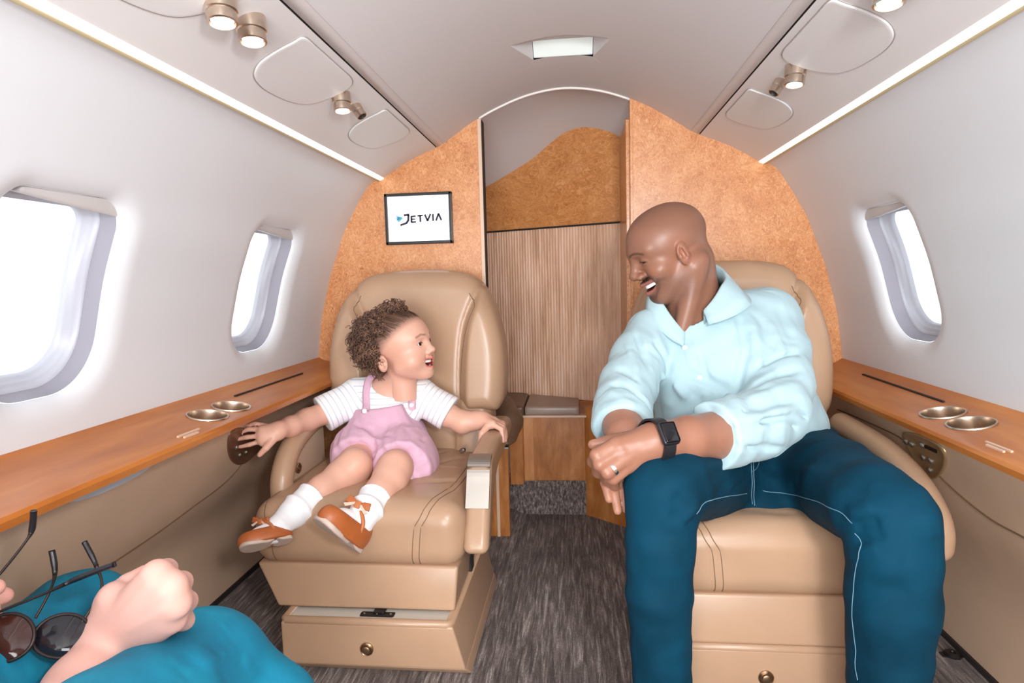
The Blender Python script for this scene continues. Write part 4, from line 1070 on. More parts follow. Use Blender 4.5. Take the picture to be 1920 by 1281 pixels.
def child_head_col(P):
    q = c_loc(P); m = mir(q); c = np.tile(C_SKIN, (len(P), 1))
    w = q.copy(); w[:, 2] -= 9 * q[:, 0] ** 2
    g = np.exp(-((m[:, 0] - .038) ** 2 + (m[:, 2] + .03) ** 2) / .018 ** 2) * (q[:, 1] > .02); c = blend(c, .35 * g, lin(236, 160, 140))
    lipd = np.minimum(polydist(np.stack([m[:, 0], w[:, 2]], 1), [(0, -.0415), (.018, -.0425)]), polydist(np.stack([m[:, 0], w[:, 2]], 1), [(0, -.0600), (.016, -.0555)]))
    c = blend(c, np.clip((.0052 - lipd) / .002, 0, 1) * (q[:, 1] > .045), lin(206, 120, 108))
    cav = ell(w, (0, .0650, -.0495), (.0195, .018, .0082)); c = blend(c, ((cav < .0012) & (q[:, 1] < .071) & (q[:, 1] > .03)).astype(np.float32), lin(150, 60, 52))
    bd = polydist(np.stack([m[:, 0], q[:, 2]], 1), [(.012, .0185), (.024, .0220), (.038, .0175)]); c = blend(c, .6 * np.clip((.0030 - bd) / .0015, 0, 1) * (q[:, 1] > .04), lin(96, 66, 52))
    ld = polydist(np.stack([m[:, 0], q[:, 2]], 1), [(.016, .0015), (.024, .0052), (.036, .0010)]); c = blend(c, .8 * np.clip((.0016 - ld) / .001, 0, 1) * (q[:, 1] > .04), lin(60, 40, 34))
    # short hair combed back from the brow
    sc = np.clip((q[:, 2] + .62 * (-q[:, 1] + .030) - .030) / .026, 0, 1) * (q[:, 2] > -.03)
    th = np.arctan2(q[:, 0], q[:, 2] + .05); strand = .5 + .5 * np.sin(th * 95 + 2.2 * np.sin(q[:, 1] * 45 + th * 9)); c = blend(c, sc * (.80 + .12 * strand), lin(98, 72, 58))
    return c
# limbs
c_RA = [J(664, 742, 1.49, .031), J(616, 772, 1.45, .028), J(575, 788, 1.39, .0265), J(545, 800, 1.33, .0225), J(524, 806, 1.29, .019)]
c_LA = [J(794, 742, 1.50, .031), J(838, 778, 1.50, .029), J(868, 792, 1.49, .0275), J(893, 789, 1.49, .0215), J(905, 787, 1.49, .019)]
c_RL = [J(690, 842, 1.46, .058), J(676, 862, 1.38, .048), J(664, 877, 1.295, .036), J(642, 893, 1.27, .034), J(604, 920, 1.22, .0290), J(570, 944, 1.18, .0245), J(540, 970, 1.145, .0205)]
c_LL = [J(752, 846, 1.46, .058), J(748, 864, 1.37, .048), J(740, 880, 1.285, .036), J(731, 898, 1.25, .034), J(710, 926, 1.205, .0285), J(692, 950, 1.165, .0242), J(676, 975, 1.135, .0205)]
c_torso = [J(722, 836, 1.48, .072), J(724, 800, 1.49, .070), J(727, 755, 1.50, .062)]
YR_ = 1.275
c_Rhand = dict(palm=[(J(520, 806, YR_ + .01, .016), J(492, 807, YR_ - .01, .0115)), (J(518, 811, YR_, .015), J(491, 819, YR_ - .015, .0115)), (J(518, 814, YR_, .014), J(494, 829, YR_ - .015, .0105))],
    fingers=[[J(492, 806, YR_ - .01, .0058), J(466, 805, YR_ - .018, .0052), J(448, 812, YR_ - .02, .0045)],
             [J(490, 817, YR_ - .015, .0058), J(463, 820, YR_ - .024, .0053), J(443, 824, YR_ - .026, .0045)],
             [J(490, 827, YR_ - .015, .0056), J(468, 834, YR_ - .024, .0050), J(450, 838, YR_ - .026, .0043)],
             [J(500, 799, YR_, .0056), J(478, 794, YR_ - .005, .0048), J(463, 800, YR_ - .008, .0042)],
             [J(514, 822, YR_ - .01, .0095), J(499, 840, YR_ - .03, .0074), J(487, 853, YR_ - .035, .0056)]])
AZ = .398
def onarm(px, Y, dz, r): p = at(px, 800, Y); return (float(p[0]), Y, AZ + dz, r)
c_Lhand = dict(palm=[((*at(902, 787, 1.49), .018), onarm(926, 1.485, .012, .0135)), ((*at(905, 790, 1.48), .016), onarm(922, 1.46, .012, .0125))],
    fingers=[[onarm(930, 1.495, .013, .0072), onarm(943, 1.492, .006, .0066), onarm(948, 1.488, -.018, .0052)],
             [onarm(929, 1.482, .013, .0074), onarm(943, 1.478, .005, .0068), onarm(948, 1.473, -.024, .0054)],
             [onarm(927, 1.468, .013, .0074), onarm(942, 1.464, .004, .0068), onarm(946, 1.458, -.028, .0054)],
             [onarm(925, 1.455, .012, .0068), onarm(940, 1.450, .002, .0062), onarm(943, 1.445, -.026, .0050)],
             [onarm(914, 1.455, .008, .0090), onarm(903, 1.44, -.006, .0074), onarm(899, 1.435, -.026, .0056)]])
def child_limbs(P):
    d = smin(chain(P, c_RA, .012), hand_fn(P, c_Rhand['palm'], c_Rhand['fingers'], .0025), .012)
    d = np.minimum(d, smin(chain(P, c_LA, .012), hand_fn(P, **c_Lhand), .012))
    d = smin(d, chain(P, c_torso, .03), .02)
    d = smin(d, chain(P, [J(726, 772, 1.495, .056), J(727, 742, 1.50, .046), (*(C_C + CR @ np.array([0, -.02, -.07])), .033)], .03), .02)
    # calf and knee modelling
    lr = smin(chain(P, c_RL, .02), ell(P, at(665, 869, 1.285), (.031, .028, .031)), .015)
    ll = smin(chain(P, c_LL, .02), ell(P, at(742, 872, 1.272), (.031, .028, .031)), .015)
    d = smin(d, np.minimum(lr, ll), .012)
    return d
def child_limb_col(P):
    c = np.tile(C_SKIN, (len(P), 1)); 
    k = np.exp(-(np.linalg.norm(P - A3(at(664, 868, 1.27)), axis=1) / .025) ** 2) + np.exp(-(np.linalg.norm(P - A3(at(741, 872, 1.255)), axis=1) / .025) ** 2)
    c = blend(c, .3 * np.clip(k, 0, 1), lin(226, 160, 138))
    for f in c_Rhand['fingers'] + c_Lhand['fingers']:
        g = np.exp(-(np.linalg.norm(P - A3(f[-1][:3]), axis=1) / .008) ** 2); c = blend(c, .4 * g, lin(232, 158, 140))
    return c
lo = at(440, 900, 1.25) - [.02, 0, 0]; 
V1, F1 = surface_net(child_head, C_C - .13 * c_s, C_C + np.array([.13, .13, .12]) * c_s, .0021)
V2, F2 = surface_net(child_limbs, (-.80, 1.04, .20), (-.12, 1.62, .60), .0042)
V = np.vstack([V1, V2]); F = np.vstack([F1, F2 + len(V1)])
col = np.vstack([child_head_col(V1.astype(np.float32)), child_limb_col(V2.astype(np.float32))])
mesh_obj('body', V, F, M_CSKIN, CH, True, {'Col': col})
# eyes and teeth
for sx in (-1, 1): eyeball(CH, C_C, CR, c_s, sx * .0255, .0580, .0010, .0112, (sx * .1 + .05, 1, .05))
teeth(CH, C_C, CR, c_s, .0155, .0690, -.0432, .0055, 28, 9, 8)
teeth(CH, C_C, CR, c_s, .0130, .0650, -.0562, .0030, 26, 9, 6)
# curly hair: a dense cap of small coils with a top knot
def m_hair():
    q = NT('curly_brown_hair'); a = q.n('ShaderNodeAttribute', attribute_name='Col'); q.l(a.outputs['Color'], q.b.inputs['Base Color'])
    q.b.inputs['Roughness'].default_value = .38; q.b.inputs['Specular IOR Level'].default_value = .6; return q.m
rng = np.random.RandomState(3)
def curls():
    VV = []; FF = []; CC = []; o = 0
    def coil(base, axis, L, R_, turns, r, shade):
        nonlocal o
        ax_ = axis / np.linalg.norm(axis); u = np.cross(ax_, rng.randn(3)); u /= np.linalg.norm(u); v = np.cross(ax_, u)
        n = int(turns * 9) + 1; t = np.linspace(0, 1, n); a = t * turns * 2 * math.pi + rng.rand() * 6
        bend = rng.randn(3) * .0025 - np.array([0, 0, .008])
        P = base + np.outer(t * L, ax_) + (np.outer(np.cos(a), u) + np.outer(np.sin(a), v)) * (R_ * (.6 + .5 * t))[:, None] + np.outer(t * t, bend)
        V_, F_ = tube_vf(P, np.linspace(r, r * .55, n), 4)
        if np.linalg.norm(P - C_C, axis=1).max() > .158: return
        VV.append(V_); FF.extend(tuple(int(i) + o for i in f) for f in F_); o += len(V_)
        CC.append(np.tile(shade, (len(V_), 1)))
    cols = [lin(92, 64, 50), lin(112, 80, 60), lin(138, 102, 78), lin(74, 50, 40)]
    n = 0
    while n < 1900:
        d = rng.randn(3); d /= np.linalg.norm(d)
        if d[1] > .16 + .35 * max(d[2], 0) * 0 or d[2] < -.62: continue
        if d[1] > -.05 and d[2] < .30: continue
        p = np.array([0, -.014, .024]) + d * np.array([.069, .082, .066])
        depth = rng.rand(); back = np.clip(-d[1] + .35, .15, 1.1)
        base = C_C + CR @ (p * (1 + .02 + .22 * depth * back)) * c_s
        ax_ = CR @ (d + rng.randn(3) * .55)
        coil(base, ax_, .009 + .011 * rng.rand(), .0030 + .0022 * rng.rand(), 1.6 + 1.4 * rng.rand(), .00135, cols[rng.randint(4)]); n += 1
    kn = C_C + CR @ np.array([0, .000, .094]) * c_s
    for _ in range(330):
        d = rng.randn(3); d /= np.linalg.norm(d); d[2] = abs(d[2]) * .9 - .2
        base = kn + CR @ (d * np.array([.026, .030, .026]) * (.3 + .8 * rng.rand()))
        coil(base, CR @ (d + rng.randn(3) * .5), .012 + .014 * rng.rand(), .0035 + .0025 * rng.rand(), 1.4 + rng.rand(), .0015, cols[rng.randint(4)])
    for _ in range(120):                                         # wisps at the nape and temple
        d = np.array([rng.randn() * .8, -.35 - .5 * rng.rand(), -.55 + .2 * rng.randn()]); d /= np.linalg.norm(d)
        base = C_C + CR @ (np.array([0, -.014, .014]) + d * np.array([.064, .078, .072])); coil(base, CR @ (d + [0, 0, -.6]), .02, .004, 1.6, .0010, cols[rng.randint(4)])
    for i in range(210):                                          # hair combed back from the brow
        u = -1 + 2 * i / 209 + .006 * rng.randn(); w_ = rng.rand() * .01
        st = np.array([.060 * u, .052 - .046 * u * u - 1.6 * w_, .056 - .030 * u * u + w_]); en = np.array([.064 * u, -.020, .090 - .042 * u * u])
        mid = (st + en) / 2 * np.array([1.12, 1, 1.12]); P = np.array([st * (1 - t) ** 2 + 2 * mid * t * (1 - t) + en * t * t for t in np.linspace(0, 1, 9)])
        P = project(child_head, C_C + (CR @ P.T).T * c_s, 5, .0006 + .0014 * rng.rand()) + rng.randn(3) * .0004
        if np.abs(np.diff(P, axis=0)).max() > .03: continue
        V_, F_ = tube_vf(P, np.linspace(.0002, .0010, 9), 4); VV.append(V_); FF.extend(tuple(int(k) + o for k in f) for f in F_); o += len(V_); CC.append(np.tile(cols[rng.randint(4)] * .9, (len(V_), 1)))
    return np.vstack(VV), FF, np.vstack(CC)
V, F, c_ = curls(); h_ = mesh_obj('hair', V, F, m_hair(), CH, True, {'Col': c_})
# T-shirt
def tshirt(P):
    tor = chain(P, [J(722, 836, 1.48, .080), J(724, 800, 1.49, .079), J(727, 765, 1.50, .070), J(728, 742, 1.50, .056)], .03)
    tor = smin(tor, cone(P, J(672, 738, 1.50, .04)[:3], J(786, 738, 1.505, .04)[:3], .040, .040), .03)
    tor = smax(tor, -(cone(P, J(727, 740, 1.50, .05)[:3], C_C + np.array([0, -.01, -.03]), .044, .058)), .008)
    def sleeve(a, b, r1, r2):
        d = cone(P, a, b, r1, r2); e = A3(b) - A3(a); e /= np.linalg.norm(e); return smax(d, (P - A3(b)) @ e, .004)
    sr = sleeve(J(668, 744, 1.495, 0)[:3], J(604, 778, 1.440, 0)[:3], .042, .047); sl = sleeve(J(788, 744, 1.505, 0)[:3], J(843, 776, 1.500, 0)[:3], .042, .046)
    d = smin(tor, np.minimum(sr, sl), .016)
    return d - bumps(P, TS_F)
TS_F = [(at(648, 765, 1.42), at(690, 780, 1.42), .008, -.003), (at(650, 745, 1.43), at(685, 755, 1.42), .008, .002), (at(800, 780, 1.45), at(820, 765, 1.45), .008, -.003), (at(690, 748, 1.42), at(735, 768, 1.42), .008, -.002)]
def ts_col(P):
    a, b = A3(J(668, 744, 1.495, 0)[:3]), A3(J(604, 778, 1.440, 0)[:3]); a2, b2 = A3(J(788, 744, 1.505, 0)[:3]), A3(J(843, 776, 1.500, 0)[:3])
    e = (b - a) / np.linalg.norm(b - a); e2 = (b2 - a2) / np.linalg.norm(b2 - a2)
    t1 = (P - a) @ e; t2 = (P - a2) @ e2
    co = np.where(t1 > .004, t1, np.where(t2 > .004, t2, P[:, 2]))
    return co.astype(np.float32)
def m_stripes():
    q = NT('striped_cotton'); a = q.n('ShaderNodeAttribute', attribute_name='stripe'); mu = q.n('ShaderNodeMath', operation='MULTIPLY'); mu.inputs[1].default_value = 1 / .0135
    fr = q.n('ShaderNodeMath', operation='FRACT'); q.l(a.outputs['Fac'], mu.inputs[0]); q.l(mu.outputs[0], fr.inputs[0])
    q.l(q.ramp(fr.outputs[0], [(.0, srgb(246, 246, 248)), (.40, srgb(246, 246, 248)), (.46, srgb(206, 206, 214)), (.58, srgb(206, 206, 214)), (.64, srgb(246, 246, 248))]), q.b.inputs['Base Color'])
    q.b.inputs['Roughness'].default_value = .9; nz = q.n('ShaderNodeTexNoise', Scale=900.0); q.l(q.coords(), nz.inputs['Vector']); q.bump(nz.outputs['Fac'], .1, .0006); return q.m
sdf_obj('t_shirt', tshirt, (-.70, 1.36, .30), (-.26, 1.62, .60), .004, m_stripes(), CH, {'stripe': ts_col})
# pink dungarees: bib, waist, gathered shorts
b_o = A3(at(722, 800, 1.48))
def dung0(P):
    body = chain(P, [J(724, 838, 1.475, .090), J(726, 806, 1.482, .0865), J(728, 765, 1.495, .0765)], .03)
    px_ = P[:, 0] - b_o[0]; zz = P[:, 2]
    ztop = float(at(724, 768, 1.41)[2]) + .10 * px_
    half = np.interp(zz, [float(at(724, 830, 1.41)[2]), float(at(724, 806, 1.41)[2]), float(at(724, 768, 1.41)[2])], [.11, .085, .062]).astype(np.float32)
    cut = smax(zz - ztop, np.abs(px_ + .002) - half, .006)
    front = np.where(zz > float(at(724, 806, 1.41)[2]), P[:, 1] - (b_o[1] + .02), -1).astype(np.float32)
    bib = smax(smax(body, cut, .004), front, .01)
    def leg(a, b, c, r1, r2, r3):
        d = smin(cone(P, a[:3], b[:3], r1, r2), cone(P, b[:3], c[:3], r2, r3), .02); e = A3(c[:3]) - A3(b[:3]); e /= np.linalg.norm(e); return smax(d, (P - A3(c[:3])) @ e, .008)
    lr = leg(J(692, 838, 1.47, 0), J(680, 852, 1.41, 0), J(668, 868, 1.345, 0), .074, .072, .060); ll = leg(J(752, 842, 1.47, 0), J(757, 862, 1.39, 0), J(752, 880, 1.315, 0), .078, .076, .064)
    sk = smin(ell(P, at(668, 836, 1.45), (.048, .06, .04)), ell(P, at(782, 880, 1.37), (.040, .08, .052)), .02)
    d = smin(bib, smin(lr, ll, .02), .02); d = smin(d, sk, .025)
    d = smax(d, .318 - P[:, 2], .01)
    return d
DF = []
for a, b, wd, am in [((664, 795), (738, 818), .006, -.0075), ((668, 804), (720, 828), .008, .005), ((740, 835), (795, 806), .007, -.005), ((750, 850), (798, 822), .007, -.0055), ((735, 842), (790, 815), .006, .004), ((690, 850), (708, 836), .005, -.006), ((696, 864), (706, 848), .004, -.006), ((735, 862), (747, 848), .005, -.007), ((748, 860), (768, 846), .005, -.007), ((770, 868), (798, 856), .006, -.007), ((778, 884), (806, 872), .006, -.006), ((672, 838), (702, 842), .007, -.006), ((645, 822), (665, 845), .008, .004), ((764, 872), (782, 900), .006, -.006), ((690, 790), (700, 832), .010, .003), ((705, 784), (770, 790), .010, .0025), ((684, 800), (690, 845), .006, -.004), ((760, 800), (778, 850), .008, -.004), ((715, 800), (725, 840), .008, .003), ((650, 835), (690, 832), .005, -.005), ((785, 850), (800, 900), .007, -.005), ((706, 856), (722, 842), .005, -.006)]:
    A_, B_ = hit(dung0, *a), hit(dung0, *b)
    if A_ is not None and B_ is not None: DF.append((A_, B_, wd, am))
def dung(P):
    rip = .0016 * np.sin(P[:, 0] * 210 + P[:, 2] * 120) * np.exp(-((P[:, 2] - .40) / .04) ** 2)
    return dung0(P) - bumps(P, DF) - rip
M_PINK = m_cloth('pink_cotton', srgb(218, 176, 196), .85, 700, .15, .1, None, .22, 22.0)
DU = sdf_obj('dungarees', dung, (-.66, 1.22, .29), (-.30, 1.62, .56), .004, M_PINK, CH)
# straps and buttons
fb_ = lambda P: np.minimum(tshirt(P), dung(P))
for pts, bt in (([(686, 774), (688, 745), (690, 722), (693, 702)], (685, 771)), ([(772, 766), (773, 745), (774, 726), (772, 712)], (773, 760))):
    P0 = hits(fb_, pts)
    if len(P0) < 3: continue
    e = P0[-1] + (P0[-1] - P0[-2]) * .5 + np.array([0, .02, -.002]); P0 = np.vstack([P0, e[None]])
    pth = project(fb_, catmull(P0, 6), 4, .0030)
    V, F = tube_vf(pth, .0095, 8, flat=((0, -1, .35), .22)); mesh_obj('strap', V, F, M_PINK, DU)
    b = hit(fb_, *bt) + np.array([0, -.0035, .0008])
    lathe('button', [(.0005, .0055), (.0028, .0055), (.0034, .0042), (.0048, .0055), (.0058, .004), (.0060, .0)], b, (0.05, -1, .2), mat('white_button', srgb(250, 248, 246), .3), DU, 20)
# socks
def sock(P, c1, c2, r0):
    d = smin(cone(P, c1[0][:3], c1[1][:3], c1[0][3], c1[1][3]), cone(P, c1[1][:3], c2[:3], c1[1][3], c2[3]), .012); e = A3(c1[0][:3]) - A3(c1[1][:3]); e /= np.linalg.norm(e)
    d = smax(d, (P - A3(c1[0][:3])) @ e, .003)
    t = (P - A3(c1[0][:3])) @ e
    return d - .0040 * np.exp(-((t + .040) / .006) ** 2) - .0015 * np.exp(-((t + .003) / .003) ** 2) - .0002 * np.sin(t * 900)
M_SOCK = m_cloth('white_cotton_sock', srgb(246, 247, 249), .9, 500, .3)
s_R = ([J(586, 932, 1.20, .0345), J(551, 962, 1.155, .0280)], J(530, 992, 1.13, .0225)); s_L = ([J(704, 933, 1.195, .0340), J(685, 960, 1.15, .0285)], J(668, 992, 1.125, .0225))
def foot_frame(heel, toe, up):
    f = np.asarray(toe, float) - heel; return frame(f, up)
def shoe(name_label, heel, toe, up, sk, bx):
    R = foot_frame(heel, toe, up); L = np.linalg.norm(np.asarray(toe) - heel); s = L / .130
    loc = lambda P: ((P - A3(heel)) @ R.astype(np.float32)) / s
    sh = thing('shoe', name_label, 'shoe', heel, 'child\'s brown bow shoes')
    out = catmull([(0, 0), (.020, .008), (.025, .035), (.024, .062), (.030, .09), (.026, .118), (.0, .131), (-.026, .118), (-.030, .09), (-.024, .062), (-.025, .035), (-.020, .008)], 5, True)
    def fsole(P):
        q = loc(P); z = q[:, 2]; rise = .006 * np.clip((q[:, 1] - .085) / .045, 0, 1) ** 2
        arch = .0042 * np.exp(-((q[:, 1] - .047) / .012) ** 2)
        d = extr(poly2d(q[:, 0], q[:, 1], out), z - rise - .005, .005, .003)
        d = smax(d, -(z - arch * 1.6 + .0005), .002)
        return d * s
    def fup(P):
        q = loc(P)
        d = ell(q, (0, .082, .020), (.0300, .051, .033)); d = smin(d, ell(q, (0, .030, .028), (.0260, .032, .036)), .03)
        d = smin(d, ell(q, (0, .055, .016), (.026, .045, .022)), .02)
        d = smax(d, -(q[:, 2] - .006), .003)
        d = smax(d, -ell(q, (0, .050, .060), (.0225, .040, .030)), .003)
        d = smax(d, q[:, 2] - (.042 + .012 * np.clip((.03 - q[:, 1]) / .03, 0, 1)), .004)
        return d * s
    W = np.array([heel + R @ (np.array([x, y, z]) * s) for x in (-.045, .045) for y in (-.02, .145) for z in (-.012, .07)])
    up_ = sdf_obj('upper', fup, W.min(0), W.max(0), .0022, mat('tan_shoe_leather', srgb(176, 96, 48), .4, noise=(30, .08)), sh)
    sdf_obj('sole', fsole, W.min(0), W.max(0), .0022, mat('pale_rubber_sole', srgb(206, 186, 172), .6), sh)
    g = lambda x, y, z: heel + R @ (np.array([x, y, z]) * s)
    st_ = catmull([g(-.027, .046, .018), g(-.028, .054, .042), g(-.016, .062, .058), g(0, .064, .063), g(.016, .062, .058), g(.028, .054, .042), g(.027, .046, .018)], 5)
    V, F = tube_vf(st_, .0042 * s, 8, flat=(R[:, 1], .45)); 
    V, F = tube_vf(st_, .0040 * s, 8); mesh_obj('strap', V, F, mat('tan_strap', srgb(186, 112, 66), .45), up_)
    bc = g(0, .064, .068); bx = np.asarray(bx, float); bx /= np.linalg.norm(bx); by = R[:, 1] - bx * (R[:, 1] @ bx); by /= np.linalg.norm(by); bz = np.cross(bx, by); bz *= np.sign(bz[2])
    h = lambda x, y, z: bc + (bx * x + by * y + bz * z) * s * .82
    for sd in (-1, 1):
        B = [h(0, .004, .003), h(sd * .012, .004, .011), h(sd * .027, .004, .014), h(sd * .031, .004, -.004), h(sd * .014, .004, -.004), h(0, .004, -.003)]
        bm = bmesh.new(); add_poly(bm, B if sd > 0 else B[::-1], by * .007 * s, .0012, 2); bm_obj('bow_loop', bm, mat('tan_shoe_leather', None), up_, autos=60)
        T2 = [h(sd * .004, .010, .0), h(sd * .024, .012, -.015), h(sd * .031, .012, -.010), h(sd * .008, .010, .003)]
        bm = bmesh.new(); add_poly(bm, T2, by * .003 * s); bm_obj('bow_tail', bm, mat('pale_ribbon', srgb(224, 190, 170), .6), up_)
    bm = bmesh.new(); add_box(bm, (-.006, .0, -.007), (.006, .013, .007), .002, 2, Matrix([[bx[i] * s, by[i] * s, bz[i] * s, bc[i]] for i in range(3)] + [[0, 0, 0, 1]])); bm_obj('bow_knot', bm, mat('tan_strap', None), up_, autos=60)
    def fs(P):
        q = loc(P); d = sock(P, sk[0], (*g(0, .034, .044), .0205), 0)
        ft = smin(ell(q, (0, .060, .030), (.0240, .046, .026)), ell(q, (0, .032, .034), (.0195, .022, .026)), .02) * s
        return smin(d, ft, .014)
    pts = np.array([sk[0][0][:3], sk[0][1][:3], sk[1][:3], heel, toe]); so = sdf_obj('sock', fs, pts.min(0) - .055, pts.max(0) + .055, .003, M_SOCK, CH)
    return sh
shoe('tan leather bow shoe on the child\'s foot nearer the window', at(549, 1014, 1.135), at(450, 1034, 1.065), (.02, .80, .60), s_R, (1.0, -.15, .05))
shoe('tan leather bow shoe on the child\'s foot nearer the aisle, sole showing', at(668, 1036, 1.135), at(592, 980, 1.050), (.50, .72, .48), s_L, (.9, -.1, -.35))
# ------------------------------------------------------------------ the man
MAN = thing('person', 'smiling bald man in pale blue shirt and jeans sitting in the right seat', 'person', at(1440, 900, 1.36))
M_SKINC = lin(141, 98, 78); M_MSKIN = m_skin('man_skin', .40, .02)
ph, th = math.radians(12), math.radians(23)
m_f = np.array([-math.cos(ph) * math.cos(th), -math.sin(ph) * math.cos(th), -math.sin(th)]); m_u = np.array([-.10, -.04, 1.0]); MR = frame(m_f, m_u); m_s = .925
EAR = np.array([.0725, .004, -.012])
M_C = at(1281, 475, 1.265) - MR @ (EAR * [-1, 1, 1]) * m_s
NECK0 = np.array(J(1303, 606, 1.35, 0)[:3])
def m_loc(P): return ((P - A3(M_C)) @ MR.astype(np.float32)) / m_s
def man_head(P):
    q = m_loc(P); m = mir(q); w = q.copy(); w[:, 2] -= 8 * q[:, 0] ** 2; wm = m.copy(); wm[:, 2] -= 8 * q[:, 0] ** 2
    d = ell(q, (0, -.004, .030), (.0735, .089, .072))
    d = smin(d, ell(q, (0, .034, .020), (.060, .054, .062)), .03)
    d = smin(d, ell(q, (0, .026, -.040), (.054, .050, .058)), .03)
    d = smin(d, cone(m, (.056, -.008, -.048), (.022, .060, -.088), .020, .019), .025)
    d = smin(d, ell(q, (0, .070, -.093), (.022, .016, .016)), .016)
    d = smin(d, ell(m, (.043, .056, -.026), (.023, .024, .020)), .018)
    d = smin(d, cone(m, (.008, .083, .024), (.045, .066, .025), .0115, .009), .014)
    d = smax(d, -ell(m, (.031, .098, .003), (.020, .017, .0115)), .010)
    d = smin(d, ell(m, (.031, .0705, .003), (.0150, .0145, .0125)), .004)
    d = smax(d, -ell(m, (.034, .086, .0012), (.0120, .012, .0024)), .0018)
    d = smin(d, cone(q, (0, .084, .018), (0, .099, -.020), .0085, .0105), .013)
    d = smin(d, ell(q, (0, .101, -.024), (.0135, .0120, .0095)), .007)
    d = smin(d, ell(m, (.0145, .091, -.029), (.0105, .0120, .0085)), .005)
    d = smax(d, -ell(m, (.0085, .099, -.0365), (.0042, .006, .0035)), .002)
    d = smin(d, cone(wm, (0, .091, -.0495), (.027, .072, -.0495), .0070, .0045), .006)
    d = smin(d, cone(wm, (0, .085, -.0722), (.024, .069, -.0665), .0075, .0045), .007)
    d = smax(d, -ell(w, (0, .0810, -.0602), (.0285, .024, .0072)), .003)
    d = d - bumps(m, [((.017, .094, -.027), (.036, .071, -.060), .0045, -.0035), ((.040, .060, .004), (.055, .045, .010), .003, -.0012), ((.040, .060, -.001), (.055, .046, -.002), .003, -.0012), ((.012, .09, .05), (.04, .07, .055), .004, -.0006)])
    Re = frame((.30, 1, 0), (0, -.10, 1))
    e = ell(m, EAR, (.0090, .0150, .0265), Re)
    e = smax(e, -ell(m, EAR + [.0100, .003, .002], (.0078, .0092, .0150)), .004)
    e = smin(e, ell(m, EAR + [.005, .010, -.004], (.0045, .0040, .0070)), .003)
    e = smin(e, cone(m, EAR + [.007, -.002, .012], EAR + [.007, -.006, -.008], .0030, .0026), .003)
    d = smin(d, e, .005)
    nk = cone(P, M_C + MR @ np.array([0, -.030, -.045]) * m_s, NECK0, .055 * m_s, .064 * m_s)
    sc_ = cone(P, M_C + MR @ np.array([-.058, -.030, -.045]) * m_s, NECK0 + np.array([-.04, -.055, -.02]), .016, .016)
    return smin(smin(d * m_s, nk, .022), sc_, .022)
def man_head_col(P):
    q = m_loc(P); m = mir(q); c = np.tile(M_SKINC, (len(P), 1)); w = q.copy(); w[:, 2] -= 8 * q[:, 0] ** 2
    n1 = .5 + .5 * np.sin(q[:, 0] * 900 + 3 * np.sin(q[:, 2] * 700)) * np.sin(q[:, 1] * 800)
    scalp = np.clip((q[:, 2] + .55 * (-q[:, 1] + .03) - .045) / .02, 0, 1) * (q[:, 1] < .06); c = blend(c, .22 * scalp, lin(96, 66, 54))
    w2 = np.stack([m[:, 0], w[:, 2]], 1)
    stub = np.clip((-.028 - q[:, 2] - .25 * (m[:, 0] - .02)) / .02, 0, 1) * np.clip((q[:, 1] + .015) / .03, 0, 1) * np.clip((q[:, 2] + .120) / .02, 0, 1) ; c = blend(c, .36 * stub * (.7 + .3 * n1), lin(84, 60, 52))
    must = np.clip((.0080 - polydist(w2, [(0, -.0395), (.016, -.0405), (.029, -.0505)])) / .003, 0, 1) * (q[:, 1] > .06); c = blend(c, .85 * must * (.75 + .25 * n1), lin(54, 38, 34))
    side = np.clip((.0065 - polydist(w2, [(.031, -.052), (.0305, -.073), (.024, -.088)])) / .004, 0, 1) * (q[:, 1] > .04); c = blend(c, .55 * side * (.75 + .25 * n1), lin(60, 44, 40))
    goat = np.clip((.026 - np.sqrt(m[:, 0] ** 2 * .75 + (q[:, 2] + .096) ** 2)) / .008, 0, 1) * (q[:, 1] > .045); c = blend(c, .75 * goat * (.7 + .3 * n1), lin(70, 58, 54))
    lipd = np.minimum(polydist(w2, [(0, -.0510), (.026, -.0515)]), polydist(w2, [(0, -.0720), (.022, -.0670)]))
    c = blend(c, np.clip((.0058 - lipd) / .002, 0, 1) * (q[:, 1] > .06), lin(150, 92, 82))
    cav = ell(w, (0, .0810, -.0602), (.0285, .024, .0072)); c = blend(c, ((cav < .0012) & (q[:, 1] < .088) & (q[:, 1] > .05)).astype(np.float32), lin(84, 30, 28))
    bd = polydist(np.stack([m[:, 0], q[:, 2]], 1), [(.010, .0222), (.018, .0252), (.027, .0266), (.037, .0246), (.047, .0195)]); c = blend(c, .7 * np.clip((.0036 - bd) / .002, 0, 1) * (q[:, 1] > .04), lin(44, 30, 26))
    ld = polydist(np.stack([m[:, 0], q[:, 2]], 1), [(.018, .0015), (.031, .0050), (.045, .0010)]); c = blend(c, .7 * np.clip((.0018 - ld) / .001, 0, 1) * (q[:, 1] > .04), lin(40, 26, 22))
    chk = np.exp(-((m[:, 0] - .045) ** 2 + (q[:, 2] + .025) ** 2) / .02 ** 2) * (q[:, 1] > .02); c = blend(c, .25 * chk, lin(190, 122, 92))
    ear = np.exp(-(np.linalg.norm((m - A3(EAR)) / A3((.014, .022, .034)), axis=1) ** 2)); c = blend(c, .35 * ear, lin(186, 118, 92))
    return c
